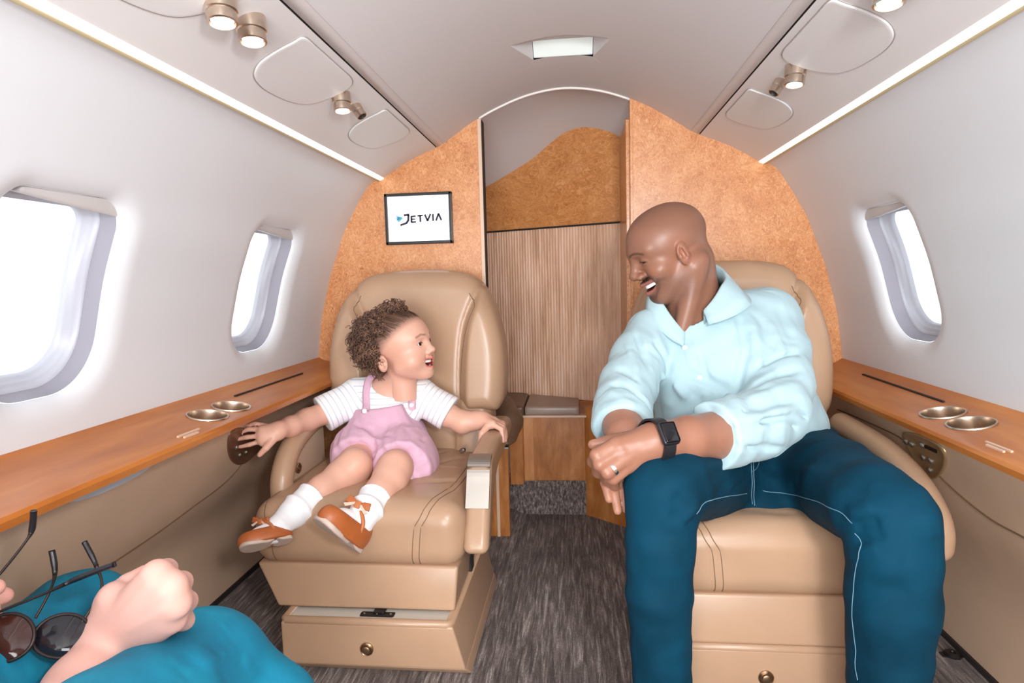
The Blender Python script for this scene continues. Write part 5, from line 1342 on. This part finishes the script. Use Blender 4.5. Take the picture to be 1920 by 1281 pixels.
# forearms and hands
a_L = [J(1430, 798, 1.13, .038), J(1360, 815, 1.06, .043), J(1290, 822, 1.0, .035), J(1245, 826, .975, .029), J(1225, 830, .965, .0275)]
a_R = [J(1166, 745, 1.15, .034), J(1165, 775, 1.10, .037), J(1168, 800, 1.06, .033), J(1172, 815, 1.03, .029)]
m_Lhand = dict(palm=[(J(1222, 826, .965, .025), J(1158, 836, .950, .0150)), (J(1220, 832, .965, .024), J(1166, 850, .945, .0150)), (J(1218, 838, .966, .022), J(1176, 862, .945, .0140)), (J(1216, 842, .968, .020), J(1188, 870, .950, .0125))],
    fingers=[[J(1154, 834, .946, .0115), J(1118, 853, .932, .0100), J(1111, 866, .955, .0088), J(1122, 868, .975, .0075)],
             [J(1161, 849, .940, .0115), J(1124, 871, .926, .0102), J(1121, 886, .950, .0090), J(1135, 888, .972, .0076)],
             [J(1171, 861, .940, .0110), J(1139, 887, .926, .0098), J(1138, 901, .950, .0086), J(1152, 900, .972, .0074)],
             [J(1185, 870, .946, .0100), J(1150, 899, .934, .0088), J(1152, 911, .956, .0078), J(1166, 908, .974, .0068)],
             [J(1190, 822, .985, .0140), J(1150, 826, .990, .0110), J(1112, 834, .985, .0085)]])
m_Rhand = dict(palm=[(J(1172, 815, 1.03, .026), J(1165, 868, 1.0, .0165)), (J(1180, 818, 1.03, .024), J(1178, 870, 1.0, .0160)), (J(1160, 818, 1.02, .020), J(1150, 862, .995, .0150))],
    fingers=[[J(1138, 868, .980, .0100), J(1135, 906, .962, .0084), J(1142, 936, .958, .0066)],
             [J(1152, 872, .985, .0100), J(1151, 918, .965, .0084), J(1158, 958, .960, .0066)],
             [J(1168, 874, .990, .0100), J(1168, 918, .972, .0084), J(1174, 955, .968, .0066)],
             [J(1184, 872, 1.005, .0096), J(1190, 905, .998, .0085), J(1196, 935, 1.0, .0068)],
             [J(1152, 835, .995, .0130), J(1128, 846, .985, .0108), J(1114, 862, .985, .0088)]])
def man_arms(P):
    l = smin(chain(P, a_L, .012), hand_fn(P, m_Lhand['palm'], m_Lhand['fingers'], .006), .014)
    r = smin(chain(P, a_R, .012), hand_fn(P, m_Rhand['palm'], m_Rhand['fingers'], .0022), .014)
    d = np.minimum(l, r)
    return d - bumps(P, [(J(1150, 838, .93, 0)[:3], J(1215, 828, .95, 0)[:3], .005, .0014), (J(1162, 852, .925, 0)[:3], J(1215, 836, .95, 0)[:3], .005, .0014), (J(1173, 863, .925, 0)[:3], J(1215, 842, .95, 0)[:3], .005, .0012)])
def man_arm_col(P):
    c = np.tile(lin(154, 107, 86), (len(P), 1))
    tips = [f[-1] for f in m_Lhand['fingers'] + m_Rhand['fingers']]
    for f in m_Lhand['fingers'] + m_Rhand['fingers']:
        g = np.exp(-(np.linalg.norm(P - A3(f[1][:3]), axis=1) / .010) ** 2); c = blend(c, .25 * g, lin(140, 88, 66))
        g = np.exp(-(np.linalg.norm(P - A3(f[-1][:3]), axis=1) / .010) ** 2); c = blend(c, .45 * g, lin(206, 150, 126))
    return c
# inner torso ties head, arms and legs into one body under the clothes
T_W, T_C, T_U = J(1425, 845, 1.37, .100), J(1375, 730, 1.355, .108), J(1345, 668, 1.37, .075)
def man_core(P):
    d = chain(P, [T_W, T_C, T_U], .04); d = smin(d, cone(P, J(1225, 634, 1.34, 0)[:3], J(1440, 618, 1.385, 0)[:3], .036, .038), .03)
    d = smin(d, chain(P, [J(1440, 615, 1.385, .040), J(1458, 705, 1.27, .036), a_L[0]], .02), .02)
    return smin(d, chain(P, [J(1228, 634, 1.34, .040), J(1194, 690, 1.24, .034), a_R[0]], .02), .02)
V1, F1 = surface_net(man_head, M_C + [-.15, -.12, -.19], M_C + [.15, .15, .15], .0022)
V2, F2 = surface_net(man_arms, (-.02, .88, .33), (.42, 1.22, .62), .0030)
V3, F3 = surface_net(man_core, (.06, 1.08, .24), (.56, 1.52, .76), .010)
V = np.vstack([V1, V2, V3]); F = np.vstack([F1, F2 + len(V1), F3 + len(V1) + len(V2)])
col = np.vstack([man_head_col(V1.astype(np.float32)), man_arm_col(V2.astype(np.float32)), np.tile(M_SKINC, (len(V3), 1))])
mesh_obj('body', V, F, M_MSKIN, MAN, True, {'Col': col})
for sx in (-1, 1): eyeball(MAN, M_C, MR, m_s, sx * .031, .0690, .002, .0132, (sx * .35, 1, -.1))
teeth(MAN, M_C, MR, m_s, .0240, .0865, -.0528, .0085, 22, 8, 10)
# wedding ring on the left hand
rp, rq = np.array(m_Lhand['fingers'][2][0][:3]), np.array(m_Lhand['fingers'][2][1][:3]); ax_ = (rq - rp) / np.linalg.norm(rq - rp)
lathe('ring', [(.0108, -.0032), (.0118, -.0028), (.0121, 0), (.0118, .0028), (.0108, .0032)], rp + (rq - rp) * .72, ax_, mat('silver', srgb(226, 222, 220), .18, metal=1.0), MAN, 28, False)
# ---- shirt
def sleeve(P, pts, k=.02):
    d = chain(P, pts, k); a, b = A3(pts[-2][:3]), A3(pts[-1][:3]); e = (b - a) / np.linalg.norm(b - a)
    return smax(d, (P - b) @ e, .004)
S_L = [J(1436, 604, 1.375, .064), J(1456, 660, 1.31, .062), J(1462, 720, 1.24, .060), J(1448, 772, 1.165, .062), J(1410, 800, 1.115, .058), J(1362, 812, 1.07, .055), J(1335, 818, 1.045, .054)]
S_R = [J(1222, 630, 1.34, .058), J(1196, 678, 1.275, .055), J(1178, 725, 1.20, .053), J(1168, 762, 1.135, .050), J(1166, 792, 1.09, .049), J(1167, 800, 1.08, .049)]
def cuffd(P, a, b, r):
    e = A3(b) - A3(a); L = np.linalg.norm(e); e = e / L; t = (P - A3(a)) @ e; rad = np.linalg.norm(P - A3(a) - t[:, None] * e, axis=1)
    return smax(rad - r, np.abs(t - L / 2) - L / 2, .006)
cL = (np.array(S_L[-1][:3]) * 1.0 + (np.array(S_L[-2][:3]) - np.array(S_L[-1][:3])) * 1.35, np.array(S_L[-1][:3]) + (np.array(S_L[-1][:3]) - np.array(S_L[-2][:3])) * .12)
cR = (np.array(J(1167, 772, 1.115, 0)[:3]), np.array(J(1168, 806, 1.068, 0)[:3]))
def shirt0(P):
    tor = chain(P, [J(1428, 872, 1.37, .128), J(1412, 800, 1.355, .132), J(1378, 715, 1.345, .136), J(1345, 655, 1.36, .116)], .04)
    tor = smin(tor, cone(P, J(1230, 634, 1.345, 0)[:3], J(1436, 602, 1.38, 0)[:3], .058, .066), .04)
    tor = smin(tor, cone(P, NECK0 + np.array([0, .035, .015]), J(1436, 602, 1.385, 0)[:3], .050, .062), .03); tor = smin(tor, cone(P, NECK0 + np.array([0, .03, .0]), J(1232, 634, 1.345, 0)[:3], .046, .056), .03)
    tor = smin(tor, ell(P, at(1492, 800, 1.34), (.055, .06, .055)), .03)
    tor = smin(tor, cone(P, at(1290, 720, 1.30), at(1300, 850, 1.31), .075, .075), .04)
    ex = (P - A3(NECK0)); axn = A3((M_C - NECK0) / np.linalg.norm(M_C - NECK0))
    nkcut = cone(P, NECK0 + np.array([0, 0, .0]), NECK0 + axn * .2, .066, .080)
    vcut = cone(P, at(1290, 545, 1.27), at(1288, 590, 1.20), .045, .006)
    tor = smax(tor, -smin(nkcut, vcut, .02), .006)
    d = smin(tor, sleeve(P, S_L), .022); d = smin(d, sleeve(P, S_R), .010)
    d = smin(d, cuffd(P, cL[0], cL[1], .0585), .006); d = smin(d, cuffd(P, cR[0], cR[1], .0525), .006)
    return d
SF = []
for a, b, wd, am in [  # folds of the shirt, ridge (+) and furrow (-)
    ((1218, 655), (1300, 705), .010, -.006), ((1290, 700), (1375, 735), .009, -.008), ((1225, 640), (1255, 690), .010, -.005), ((1385, 590), (1400, 660), .013, -.005), ((1400, 650), (1378, 735), .010, -.008), ((1412, 600), (1425, 690), .014, .005),
    ((1190, 620), (1215, 690), .009, -.006), ((1175, 640), (1195, 700), .009, .005), ((1160, 690), (1195, 715), .008, -.006), ((1145, 718), (1205, 748), .008, -.008), ((1140, 735), (1190, 765), .009, .005), ((1200, 740), (1222, 770), .007, -.006),
    ((1500, 660), (1420, 690), .010, -.006), ((1500, 690), (1410, 725), .010, -.006), ((1500, 720), (1400, 750), .011, .006), ((1498, 745), (1400, 765), .009, -.007), ((1490, 765), (1390, 790), .010, .006), ((1480, 780), (1370, 800), .008, -.006), ((1440, 800), (1360, 822), .009, .004), ((1400, 770), (1350, 800), .008, -.005),
    ((1240, 700), (1290, 750), .012, .006), ((1235, 720), (1300, 780), .010, -.007), ((1300, 740), (1340, 770), .010, -.006), ((1320, 740), (1345, 780), .008, .005), ((1250, 760), (1330, 800), .012, .005), ((1240, 790), (1300, 812), .010, -.005), ((1330, 700), (1390, 770), .014, .005), ((1310, 660), (1330, 720), .010, -.004),
    ((1500, 775), (1525, 815), .009, -.008), ((1480, 790), (1500, 830), .010, -.006), ((1450, 815), (1490, 835), .010, .005), ((1380, 835), (1470, 840), .008, -.005), ((1345, 575), (1420, 600), .012, -.003), ((1460, 570), (1485, 640), .012, -.004), ((1440, 600), (1470, 660), .010, .004), ((1215, 580), (1235, 640), .010, .004)]:
    A_, B_ = hit(shirt0, *a), hit(shirt0, *b)
    if A_ is not None and B_ is not None: SF.append((A_, B_, wd * .8, am))
plk = [hit(shirt0, *p) for p in ((1286, 592), (1292, 640), (1308, 700), (1330, 745), (1352, 790))]; plk = catmull(np.array([p for p in plk if p is not None]), 5)
def shirt(P):
    d = shirt0(P) - 1.5 * bumps(P, SF)
    pd = polydist(P, plk); d = d - .0016 * np.clip((.016 - pd) / .003, 0, 1)
    nz = .0012 * np.sin(P[:, 0] * 60 + 2 * np.sin(P[:, 2] * 45)) * np.sin(P[:, 2] * 55 + P[:, 1] * 40)
    return d - nz
M_SHIRT = m_cloth('pale_blue_shirting', srgb(174, 202, 209), .8, 1400, .06, .1, None, .45, 12.0)
SH = sdf_obj('shirt', shirt, (.02, 1.0, .28), (.60, 1.56, .78), .0040, M_SHIRT, MAN)
# collar: stand, fold and two pointed leaves
axn = (M_C + MR @ np.array([0, -.03, -.05]) - NECK0); axn /= np.linalg.norm(axn)
fr = np.array([-.12, -.99, 0]); fr -= axn * (fr @ axn); fr /= np.linalg.norm(fr); sdv = np.cross(axn, fr); sdv *= np.sign(sdv[0])      # sdv: viewer's right
cc = NECK0 + axn * .050 + np.array([-.006, 0, 0])
rings = []
angs = np.linspace(math.radians(14), math.radians(346), 61)
for a in angs:
    cs, sn = math.cos(a), math.sin(a); dr = fr * cs + sdv * sn
    u = abs(a - math.pi) / math.pi; fcl = max(0, (u - .45) / .55)               # 0 at the nape, 1 at the opening
    rad = .068 + .010 * fcl; top = .083 - .080 * u ** 1.3 - .034 * max(0, (u - .72) / .28)
    far = 1.0 if a < math.pi else .30                                            # the leaf under the chin lies flat
    pt = far * math.exp(-((u - .72) / .15) ** 2)                                     # the pointed leaf
    drop = .030 + .010 * pt - .014 * max(0, (u - .85) / .15); outr = .010 + .040 * pt; top -= (1 - far) / .7 * .048 * max(0, (u - .30) / .70)
    sec = [(rad, top - .045), (rad - .001, top - .01), (rad + .001, top), (rad + .005, top + .002), (rad + .009, top - .003), (rad + .012 + outr * .5, top - drop * .5), (rad + .013 + outr, top - drop), (rad + .010 + outr, top - drop - .002), (rad + .007 + outr * .45, top - drop * .55), (rad + .004, top - .012)]
    rings.append([cc + dr * r_ + axn * h_ for r_, h_ in sec])
ns_ = len(rings[0]); V = np.array([p for r in rings for p in r]); F = [tuple(f) for f in grid_faces(len(rings), ns_, False, True)] + [tuple(range(ns_)), tuple(range(len(V) - ns_, len(V)))[::-1]]
mesh_obj('collar', V, F, M_SHIRT, SH)
for p in ((1284, 652), (1312, 708), (1286, 596)):
    b = hit(shirt, *p)
    if b is not None: lathe('button', [(.0004, .0022), (.003, .0020), (.0042, .0026), (.0052, .002), (.0055, 0)], b, (-.3, -1, .1), mat('pearl_button', srgb(212, 228, 234), .3), SH, 16)
# ---- jeans
L_R = [J(1378, 872, 1.34, .100), J(1330, 888, 1.18, .083), J(1262, 908, .985, .064), J(1243, 922, .955, .060), J(1238, 1010, .945, .0535), J(1236, 1110, .945, .052), J(1240, 1230, .955, .047), J(1243, 1335, .965, .046), J(1244, 1375, .965, .046)]
L_L = [J(1498, 876, 1.34, .098), J(1565, 906, 1.16, .084), J(1640, 950, .955, .067), J(1668, 972, .925, .064), J(1674, 1040, .915, .062), J(1673, 1130, .915, .062), J(1666, 1230, .92, .056), J(1661, 1335, .93, .054), J(1660, 1400, .93, .054)]
def jeans0(P):
    d = smin(ell(P, at(1436, 862, 1.37), (.155, .125, .085)), cone(P, at(1400, 850, 1.36), at(1470, 850, 1.37), .10, .10), .03)
    def leg(pts):
        q = chain(P, pts, .006); return smax(q, .052 - P[:, 2], .004)
    d = smin(d, smin(leg(L_R), leg(L_L), .05), .04)
    d = smin(d, ell(P, at(1420, 925, 1.24), (.07, .10, .045)), .04)
    return d
JF = []
for a, b, wd, am in [((1400, 860), (1330, 900), .009, -.005), ((1402, 875), (1340, 925), .008, -.005), ((1395, 850), (1310, 875), .010, .004), ((1405, 895), (1370, 925), .007, -.006), ((1420, 870), (1500, 900), .010, -.005), ((1425, 885), (1490, 920), .008, -.006), ((1430, 855), (1540, 880), .012, .005), ((1300, 960), (1262, 930), .010, -.006), ((1300, 985), (1255, 960), .010, -.005), ((1310, 940), (1280, 985), .010, .005), ((1225, 985), (1290, 1010), .014, -.003), ((1600, 990), (1650, 975), .010, -.008), ((1590, 965), (1640, 950), .011, .006), ((1600, 1015), (1660, 1000), .009, -.006), ((1605, 1035), (1650, 1030), .009, .005), ((1740, 960), (1755, 1010), .014, .005), ((1620, 1090), (1720, 1120), .02, -.003), ((1200, 1080), (1290, 1110), .02, -.003), ((1190, 1200), (1280, 1180), .018, .003), ((1610, 1200), (1730, 1170), .018, .003), ((1500, 860), (1600, 890), .012, -.003), ((1560, 900), (1630, 920), .010, -.004)]:
    A_, B_ = hit(jeans0, *a), hit(jeans0, *b)
    if A_ is not None and B_ is not None: JF.append((A_, B_, wd, am))
def jeans(P):
    nz = .0014 * np.sin(P[:, 0] * 70 + 2 * np.sin(P[:, 2] * 50)) * np.sin(P[:, 2] * 38 + P[:, 1] * 60)
    return jeans0(P) - bumps(P, JF) - nz
def m_denim():
    q = NT('dark_denim'); v = q.coords()
    n1 = q.n('ShaderNodeTexNoise', Scale=7.0, Detail=4.0); q.l(v, n1.inputs['Vector']); n2 = q.n('ShaderNodeTexNoise', Scale=900.0, Detail=2.0); q.l(v, n2.inputs['Vector'])
    q.l(q.ramp(n1.outputs['Fac'], [(.35, srgb(0, 44, 62)), (.65, srgb(2, 58, 80))]), q.b.inputs['Base Color'])
    q.b.inputs['Roughness'].default_value = .8; q.b.inputs['Specular IOR Level'].default_value = .15; q.bump(n2.outputs['Fac'], .25, .0008); creases(q, .35, 10.0); return q.m
JE = sdf_obj('jeans', jeans, (.02, .80, .03), (.68, 1.54, .52), .0046, m_denim(), MAN)
M_STW = mat('pale_stitching', srgb(104, 146, 166), .7)
for pts in ([(1407, 852), (1409, 880), (1410, 915), (1411, 945)], [(1411, 852), (1413, 880), (1414, 915), (1415, 948)], [(1424, 848), (1424, 862), (1420, 876), (1411, 884)], [(1400, 926), (1365, 931), (1335, 938), (1315, 950), (1306, 964)], [(1430, 920), (1480, 927), (1530, 940), (1570, 958), (1598, 982)], [(1602, 1000), (1612, 1030), (1603, 1075), (1598, 1130), (1602, 1200), (1608, 1275)]):
    H = hits(jeans, pts)
    if len(H) > 2: V, F = tube_vf(project(jeans, catmull(H, 8), 3, .0003), .0007, 5); mesh_obj('stitching', V, F, M_STW, JE)
bt = hits(jeans, [(1380, 838), (1420, 842), (1460, 840), (1500, 838)])
# shoes under the hems
for sd, ank, nm in ((-1, L_R[-1], 'brown leather shoe on the man\'s foot nearer the aisle'), (1, L_L[-1], 'brown leather shoe on the man\'s foot nearer the right wall')):
    ax0, ay0 = ank[0], ank[1]
    z0 = ZSF if (ax0 > .20) else ZAF
    def fshoe(P):
        q = P - A3((ax0, ay0 - .05, z0)); d = smin(ell(q, (0, -.09, .035), (.044, .11, .036)), ell(q, (0, .04, .045), (.036, .055, .05)), .04)
        return smax(d, .004 - q[:, 2], .004)
    so = thing('shoe', nm, 'shoe', (ax0, ay0, z0))
    sdf_obj('upper', fshoe, (ax0 - .06, ay0 - .28, z0 - .01), (ax0 + .06, ay0 + .08, z0 + .12), .006, mat('dark_brown_leather', srgb(72, 46, 34), .4), so)
    bm = bmesh.new(); add_poly(bm, [(ax0 + .046 * math.cos(a) * (1 - .12 * (math.sin(a) > 0)), ay0 - .085 + .135 * math.sin(a), z0) for a in np.linspace(0, 2 * math.pi, 24)[:-1]], (0, 0, .010)); bm_obj('sole', bm, M_BLACK, so)
# ---- wristwatch on the left wrist
wc = hit(man_arms, 1226, 820); wd_ = (np.array(a_L[-1][:3]) - np.array(a_L[-3][:3])); wd_ /= np.linalg.norm(wd_)
wo = np.array(J(1229, 829, .967, 0)[:3]); wn_ = wc - wo; wn_ -= wd_ * (wn_ @ wd_); wn_ /= np.linalg.norm(wn_)
WA = thing('wristwatch', 'black square smartwatch on the man\'s left wrist', 'watch', wo)
u2 = np.cross(wd_, wn_); Mw = Matrix([[u2[i], wd_[i], wn_[i], (wo + wn_ * .0355)[i]] for i in range(3)] + [[0, 0, 0, 1]])
bm = bmesh.new(); add_box(bm, (-.0185, -.0155, -.004), (.0185, .0155, .0065), .006, 4, Mw); ca = bm_obj('case', bm, mat('gunmetal', srgb(58, 58, 64), .3, metal=.6), WA, autos=50)
bm = bmesh.new(); add_box(bm, (-.0162, -.0132, .0050), (.0162, .0132, .0075), .003, 3, Mw); bm_obj('display', bm, mat('dark_glass', srgb(20, 20, 24), .08), ca, autos=50)
ringp = [wo + (wn_ * math.cos(a) + u2 * math.sin(a)) * .0315 for a in np.linspace(.5, 2 * math.pi - .5, 40)]
V, F = tube_vf(np.array(ringp), .0105, 10, flat=None)
# strap: flat band around the wrist
V = []
for a in np.linspace(.45, 2 * math.pi - .45, 44):
    dr = wn_ * math.cos(a) + u2 * math.sin(a)
    for w_, r_ in ((-.0105, .0345), (-.0105, .0380), (.0105, .0380), (.0105, .0345)): V.append(wo + dr * r_ + wd_ * w_)
F = [tuple(f) for f in grid_faces(44, 4, False, True)] + [(0, 1, 2, 3), (175, 174, 173, 172)]
mesh_obj('strap', np.array(V), F, mat('black_rubber', srgb(26, 28, 32), .45), WA, False)
# ------------------------------------------------------------------ the person in the near left corner
NP_ = thing('person', 'person in bright teal trousers in the near left corner, hand resting on the knee', 'person', (-.46, .30, .045))
W_SKIN = lin(222, 174, 160); M_WSKIN = m_skin('fair_skin', .6, .12)
w_arm = [(-.42, .02, .56, .044), (-.40, .22, .36, .043), J(72, 1400, .46, .038), J(150, 1285, .54, .030), J(192, 1222, .585, .0265), J(205, 1203, .595, .0275)]
YH = .595
w_hand = dict(palm=[(J(205, 1195, YH, .026), J(292, 1082, YH - .012, .0165)), (J(208, 1202, YH, .026), J(318, 1102, YH - .016, .0170)), (J(212, 1210, YH + .004, .025), J(326, 1132, YH - .014, .0168)), (J(218, 1218, YH + .01, .022), J(320, 1160, YH - .004, .0155)), (J(200, 1185, YH + .005, .022), J(215, 1122, YH + .0, .018))],
    fingers=[[J(296, 1076, YH - .010, .0145), J(312, 1068, YH + .018, .0115), J(300, 1095, YH + .040, .0095)],
             [J(322, 1098, YH - .014, .0145), J(340, 1092, YH + .014, .0118), J(325, 1120, YH + .040, .0098)],
             [J(332, 1130, YH - .012, .0140), J(350, 1128, YH + .016, .0115), J(332, 1150, YH + .040, .0095)],
             [J(326, 1160, YH - .002, .0130), J(346, 1164, YH + .022, .0105), J(328, 1178, YH + .042, .0088)],
             [J(208, 1128, YH + .004, .0160), J(240, 1096, YH + .02, .0120), J(272, 1075, YH + .035, .0095)]])
w_arm2 = [(-.66, .02, .60, .042), (-.68, .20, .42, .040), J(-190, 1240, .46, .030), J(-110, 1170, .52, .025)]
w_hand2 = dict(palm=[(J(-110, 1165, .52, .024), J(-50, 1130, .55, .016)), (J(-105, 1180, .52, .022), J(-45, 1155, .55, .015))],
    fingers=[[J(-50, 1125, .55, .011), J(-15, 1112, .56, .0095), J(8, 1118, .57, .0085)], [J(-48, 1140, .55, .011), J(-20, 1150, .555, .0092), J(-4, 1172, .56, .0080)], [J(-46, 1155, .55, .0105), J(-25, 1175, .55, .009), J(-12, 1195, .56, .0078)], [J(-50, 1165, .55, .0095), J(-34, 1190, .55, .0082), J(-24, 1208, .555, .0072)], [J(-80, 1150, .53, .0125), J(-40, 1112, .535, .010), J(-8, 1102, .55, .0085)]])
def wbody(P):
    d = smin(chain(P, w_arm, .014), hand_fn(P, w_hand['palm'], w_hand['fingers'], .005), .014)
    d2 = smin(chain(P, w_arm2, .014), hand_fn(P, w_hand2['palm'], w_hand2['fingers'], .004), .012)
    d = np.minimum(d, d2)
    return d - bumps(P, [(J(225, 1175, YH - .03, 0)[:3], J(312, 1106, YH - .032, 0)[:3], .0045, .0016), (J(228, 1188, YH - .03, 0)[:3], J(322, 1134, YH - .03, 0)[:3], .0045, .0016), (J(222, 1160, YH - .03, 0)[:3], J(288, 1086, YH - .03, 0)[:3], .0045, .0014), (J(196, 1240, YH - .03, 0)[:3], J(226, 1250, YH - .03, 0)[:3], .004, -.0014)])
def wcol(P):
    c = np.tile(W_SKIN, (len(P), 1))
    for f in w_hand['fingers'] + w_hand2['fingers']:
        g = np.exp(-(np.linalg.norm(P - A3(f[0][:3]), axis=1) / .014) ** 2); c = blend(c, .3 * g, lin(224, 146, 128))
        g = np.exp(-(np.linalg.norm(P - A3(f[-1][:3]), axis=1) / .012) ** 2); c = blend(c, .5 * g, lin(226, 138, 124))
    return c
sdf_obj('body', wbody, (-.80, -.04, .22), (-.34, .68, .66), .0034, M_WSKIN, NP_, {'Col': wcol})
w_R = [(-.455, .10, .36, .100), (-.440, .36, .345, .088), J(372, 1266, .66, .070), J(384, 1276, .68, .068), (-.400, .69, .22, .058), (-.400, .67, .09, .050)]
w_L = [(-.600, .10, .36, .100), (-.620, .42, .345, .085), J(150, 1176, .72, .066), J(168, 1186, .74, .063), (-.59, .75, .22, .056), (-.59, .73, .09, .048)]
WF = []
def trou0(P):
    d = smin(chain(P, w_R, .03), chain(P, w_L, .03), .03); d = smin(d, ell(P, (-.53, .08, .38), (.17, .12, .12)), .04)
    return smax(d, .10 - P[:, 2], .004)
for a, b, wd, am in [((400, 1230), (440, 1180), .010, -.004), ((380, 1250), (430, 1215), .008, .003), ((410, 1265), (470, 1235), .012, -.004), ((340, 1270), (370, 1230), .010, -.004), ((350, 1262), (385, 1212), .008, .003), ((70, 1150), (120, 1110), .010, -.003), ((110, 1140), (180, 1105), .012, .003), ((0, 1270), (60, 1240), .012, -.004)]:
    A_, B_ = hit(trou0, *a, .2), hit(trou0, *b, .2)
    if A_ is not None and B_ is not None: WF.append((A_, B_, wd, am))
def trou(P): return trou0(P) - bumps(P, WF) - .0015 * np.sin(P[:, 0] * 55 + P[:, 1] * 30) * np.sin(P[:, 1] * 60 + P[:, 2] * 40)
def m_teal():
    q = NT('teal_cotton'); v = q.coords(); n1 = q.n('ShaderNodeTexNoise', Scale=9.0, Detail=5.0); q.l(v, n1.inputs['Vector'])
    q.l(q.ramp(n1.outputs['Fac'], [(.35, srgb(0, 110, 142)), (.55, srgb(0, 134, 166)), (.72, srgb(24, 156, 186))]), q.b.inputs['Base Color'])
    n2 = q.n('ShaderNodeTexNoise', Scale=900.0); q.l(v, n2.inputs['Vector']); q.bump(n2.outputs['Fac'], .15, .0008); creases(q, .2, 14.0); q.b.inputs['Roughness'].default_value = .85; return q.m
sdf_obj('trousers', trou, (-.74, -.06, .08), (-.30, .84, .52), .0058, m_teal(), NP_)
for nm, lg in (('white canvas shoe below the near teal trouser leg', w_R[-1]), ('white canvas shoe below the far teal trouser leg', w_L[-1])):
    ax0, ay0 = lg[0], lg[1]
    def fsh(P):
        q = P - A3((ax0, ay0, ZSF)); d = smin(ell(q, (0, .08, .03), (.040, .10, .032)), ell(q, (0, -.01, .04), (.034, .05, .045)), .04); return smax(d, .008 - q[:, 2], .003)
    so = thing('shoe', nm, 'shoe', (ax0, ay0, ZSF), 'near person\'s shoes')
    sdf_obj('upper', fsh, (ax0 - .06, ay0 - .08, ZSF - .01), (ax0 + .06, ay0 + .2, ZSF + .11), .006, mat('white_canvas', srgb(226, 224, 220), .8), so)
    bm = bmesh.new(); add_poly(bm, [(ax0 + .042 * math.cos(a), ay0 + .058 + .125 * math.sin(a), ZSF) for a in np.linspace(0, 2 * math.pi, 24)[:-1]], (0, 0, .012)); bm_obj('sole', bm, mat('white_rubber', srgb(236, 234, 230), .6), so)
# ------------------------------------------------------------------ glasses held in the near left corner
M_GLF = mat('dark_metal_frame', srgb(52, 44, 42), .35, metal=.5); M_TIP = mat('black_acetate', srgb(22, 22, 26), .3); M_LENSD = mat('dark_lens', srgb(26, 24, 30), .06); M_LENSB = mat('amber_lens', srgb(58, 28, 22), .06)
def arm_(t, pts, r0=.0014, r1=.0032):
    P = catmull(np.array([at(*p) for p in pts]), 8); n = len(P); r = np.where(np.arange(n) > n * .62, r1, r0).astype(float); r = np.convolve(np.pad(r, 3, 'edge'), np.ones(7) / 7, 'valid')
    k = int(n * .66); V, F = tube_vf(P[:k + 1], r[:k + 1], 8); a = mesh_obj('temple', V, F, M_GLF, t); V, F = tube_vf(P[k:], r[k:], 8); mesh_obj('temple_tip', V, F, M_TIP, a)
def lens(t, px, py, Y, rx, rz, n, up, m_, tint=None):
    c = at(px, py, Y); R = frame(n, up); out = []
    for a in np.linspace(0, 2 * math.pi, 36)[:-1]:
        e = .86 + .14 * abs(math.cos(2 * a)); out.append(c + R[:, 0] * rx * math.cos(a) * (1.08 - .08 * math.sin(a)) + R[:, 2] * rz * math.sin(a))
    V, F = tube_vf(np.array(out), .0019, 8, True); rim = mesh_obj('rim', V, F, M_GLF, t)
    V = []
    for sc, b in ((1.0, 0), (.75, .002), (.45, .0035), (.02, .004)): V += [c + (p - c) * sc + R[:, 1] * b for p in out]
    mesh_obj('lens', np.array(V), grid_faces(4, len(out), False, True), m_, rim)
    return c
SG = thing('sunglasses', 'dark round sunglasses lying on the near teal trousers, temples sticking up', 'sunglasses', at(60, 1215, .56))
nrm = np.array([.30, -.75, .60]); upv = np.array([.1, .6, .75])
c1 = lens(SG, 118, 1192, .565, .026, .021, nrm, upv, M_LENSD); c2 = lens(SG, 8, 1196, .545, .026, .023, nrm, upv, M_LENSB)
V, F = tube_vf(catmull(np.array([c1 + (c2 - c1) * .42 + [0, 0, -.004], at(62, 1216, .553), c1 + (c2 - c1) * .60 + [0, 0, -.004]]), 6), .0018, 8); mesh_obj('bridge', V, F, mat('gold_bridge', srgb(150, 124, 92), .3, metal=.9), SG)
arm_(SG, [(66, 1160, .57), (92, 1112, .585), (103, 1075, .59), (97, 1032, .595)]); arm_(SG, [(150, 1172, .575), (190, 1105, .60), (180, 1060, .61), (158, 1016, .615)])
EG = thing('glasses', 'thin dark glasses held at the left edge, two long temples crossing', 'glasses', at(-40, 1150, .55))
arm_(EG, [(-45, 1120, .545), (0, 1076, .56), (48, 1016, .575), (60, 992, .58), (63, 958, .58)]); arm_(EG, [(-50, 1170, .545), (0, 1147, .555), (80, 1115, .57), (150, 1083, .58), (216, 1058, .59)])
lens(EG, -70, 1160, .54, .026, .022, (.2, -.8, .5), upv, M_LENSD)
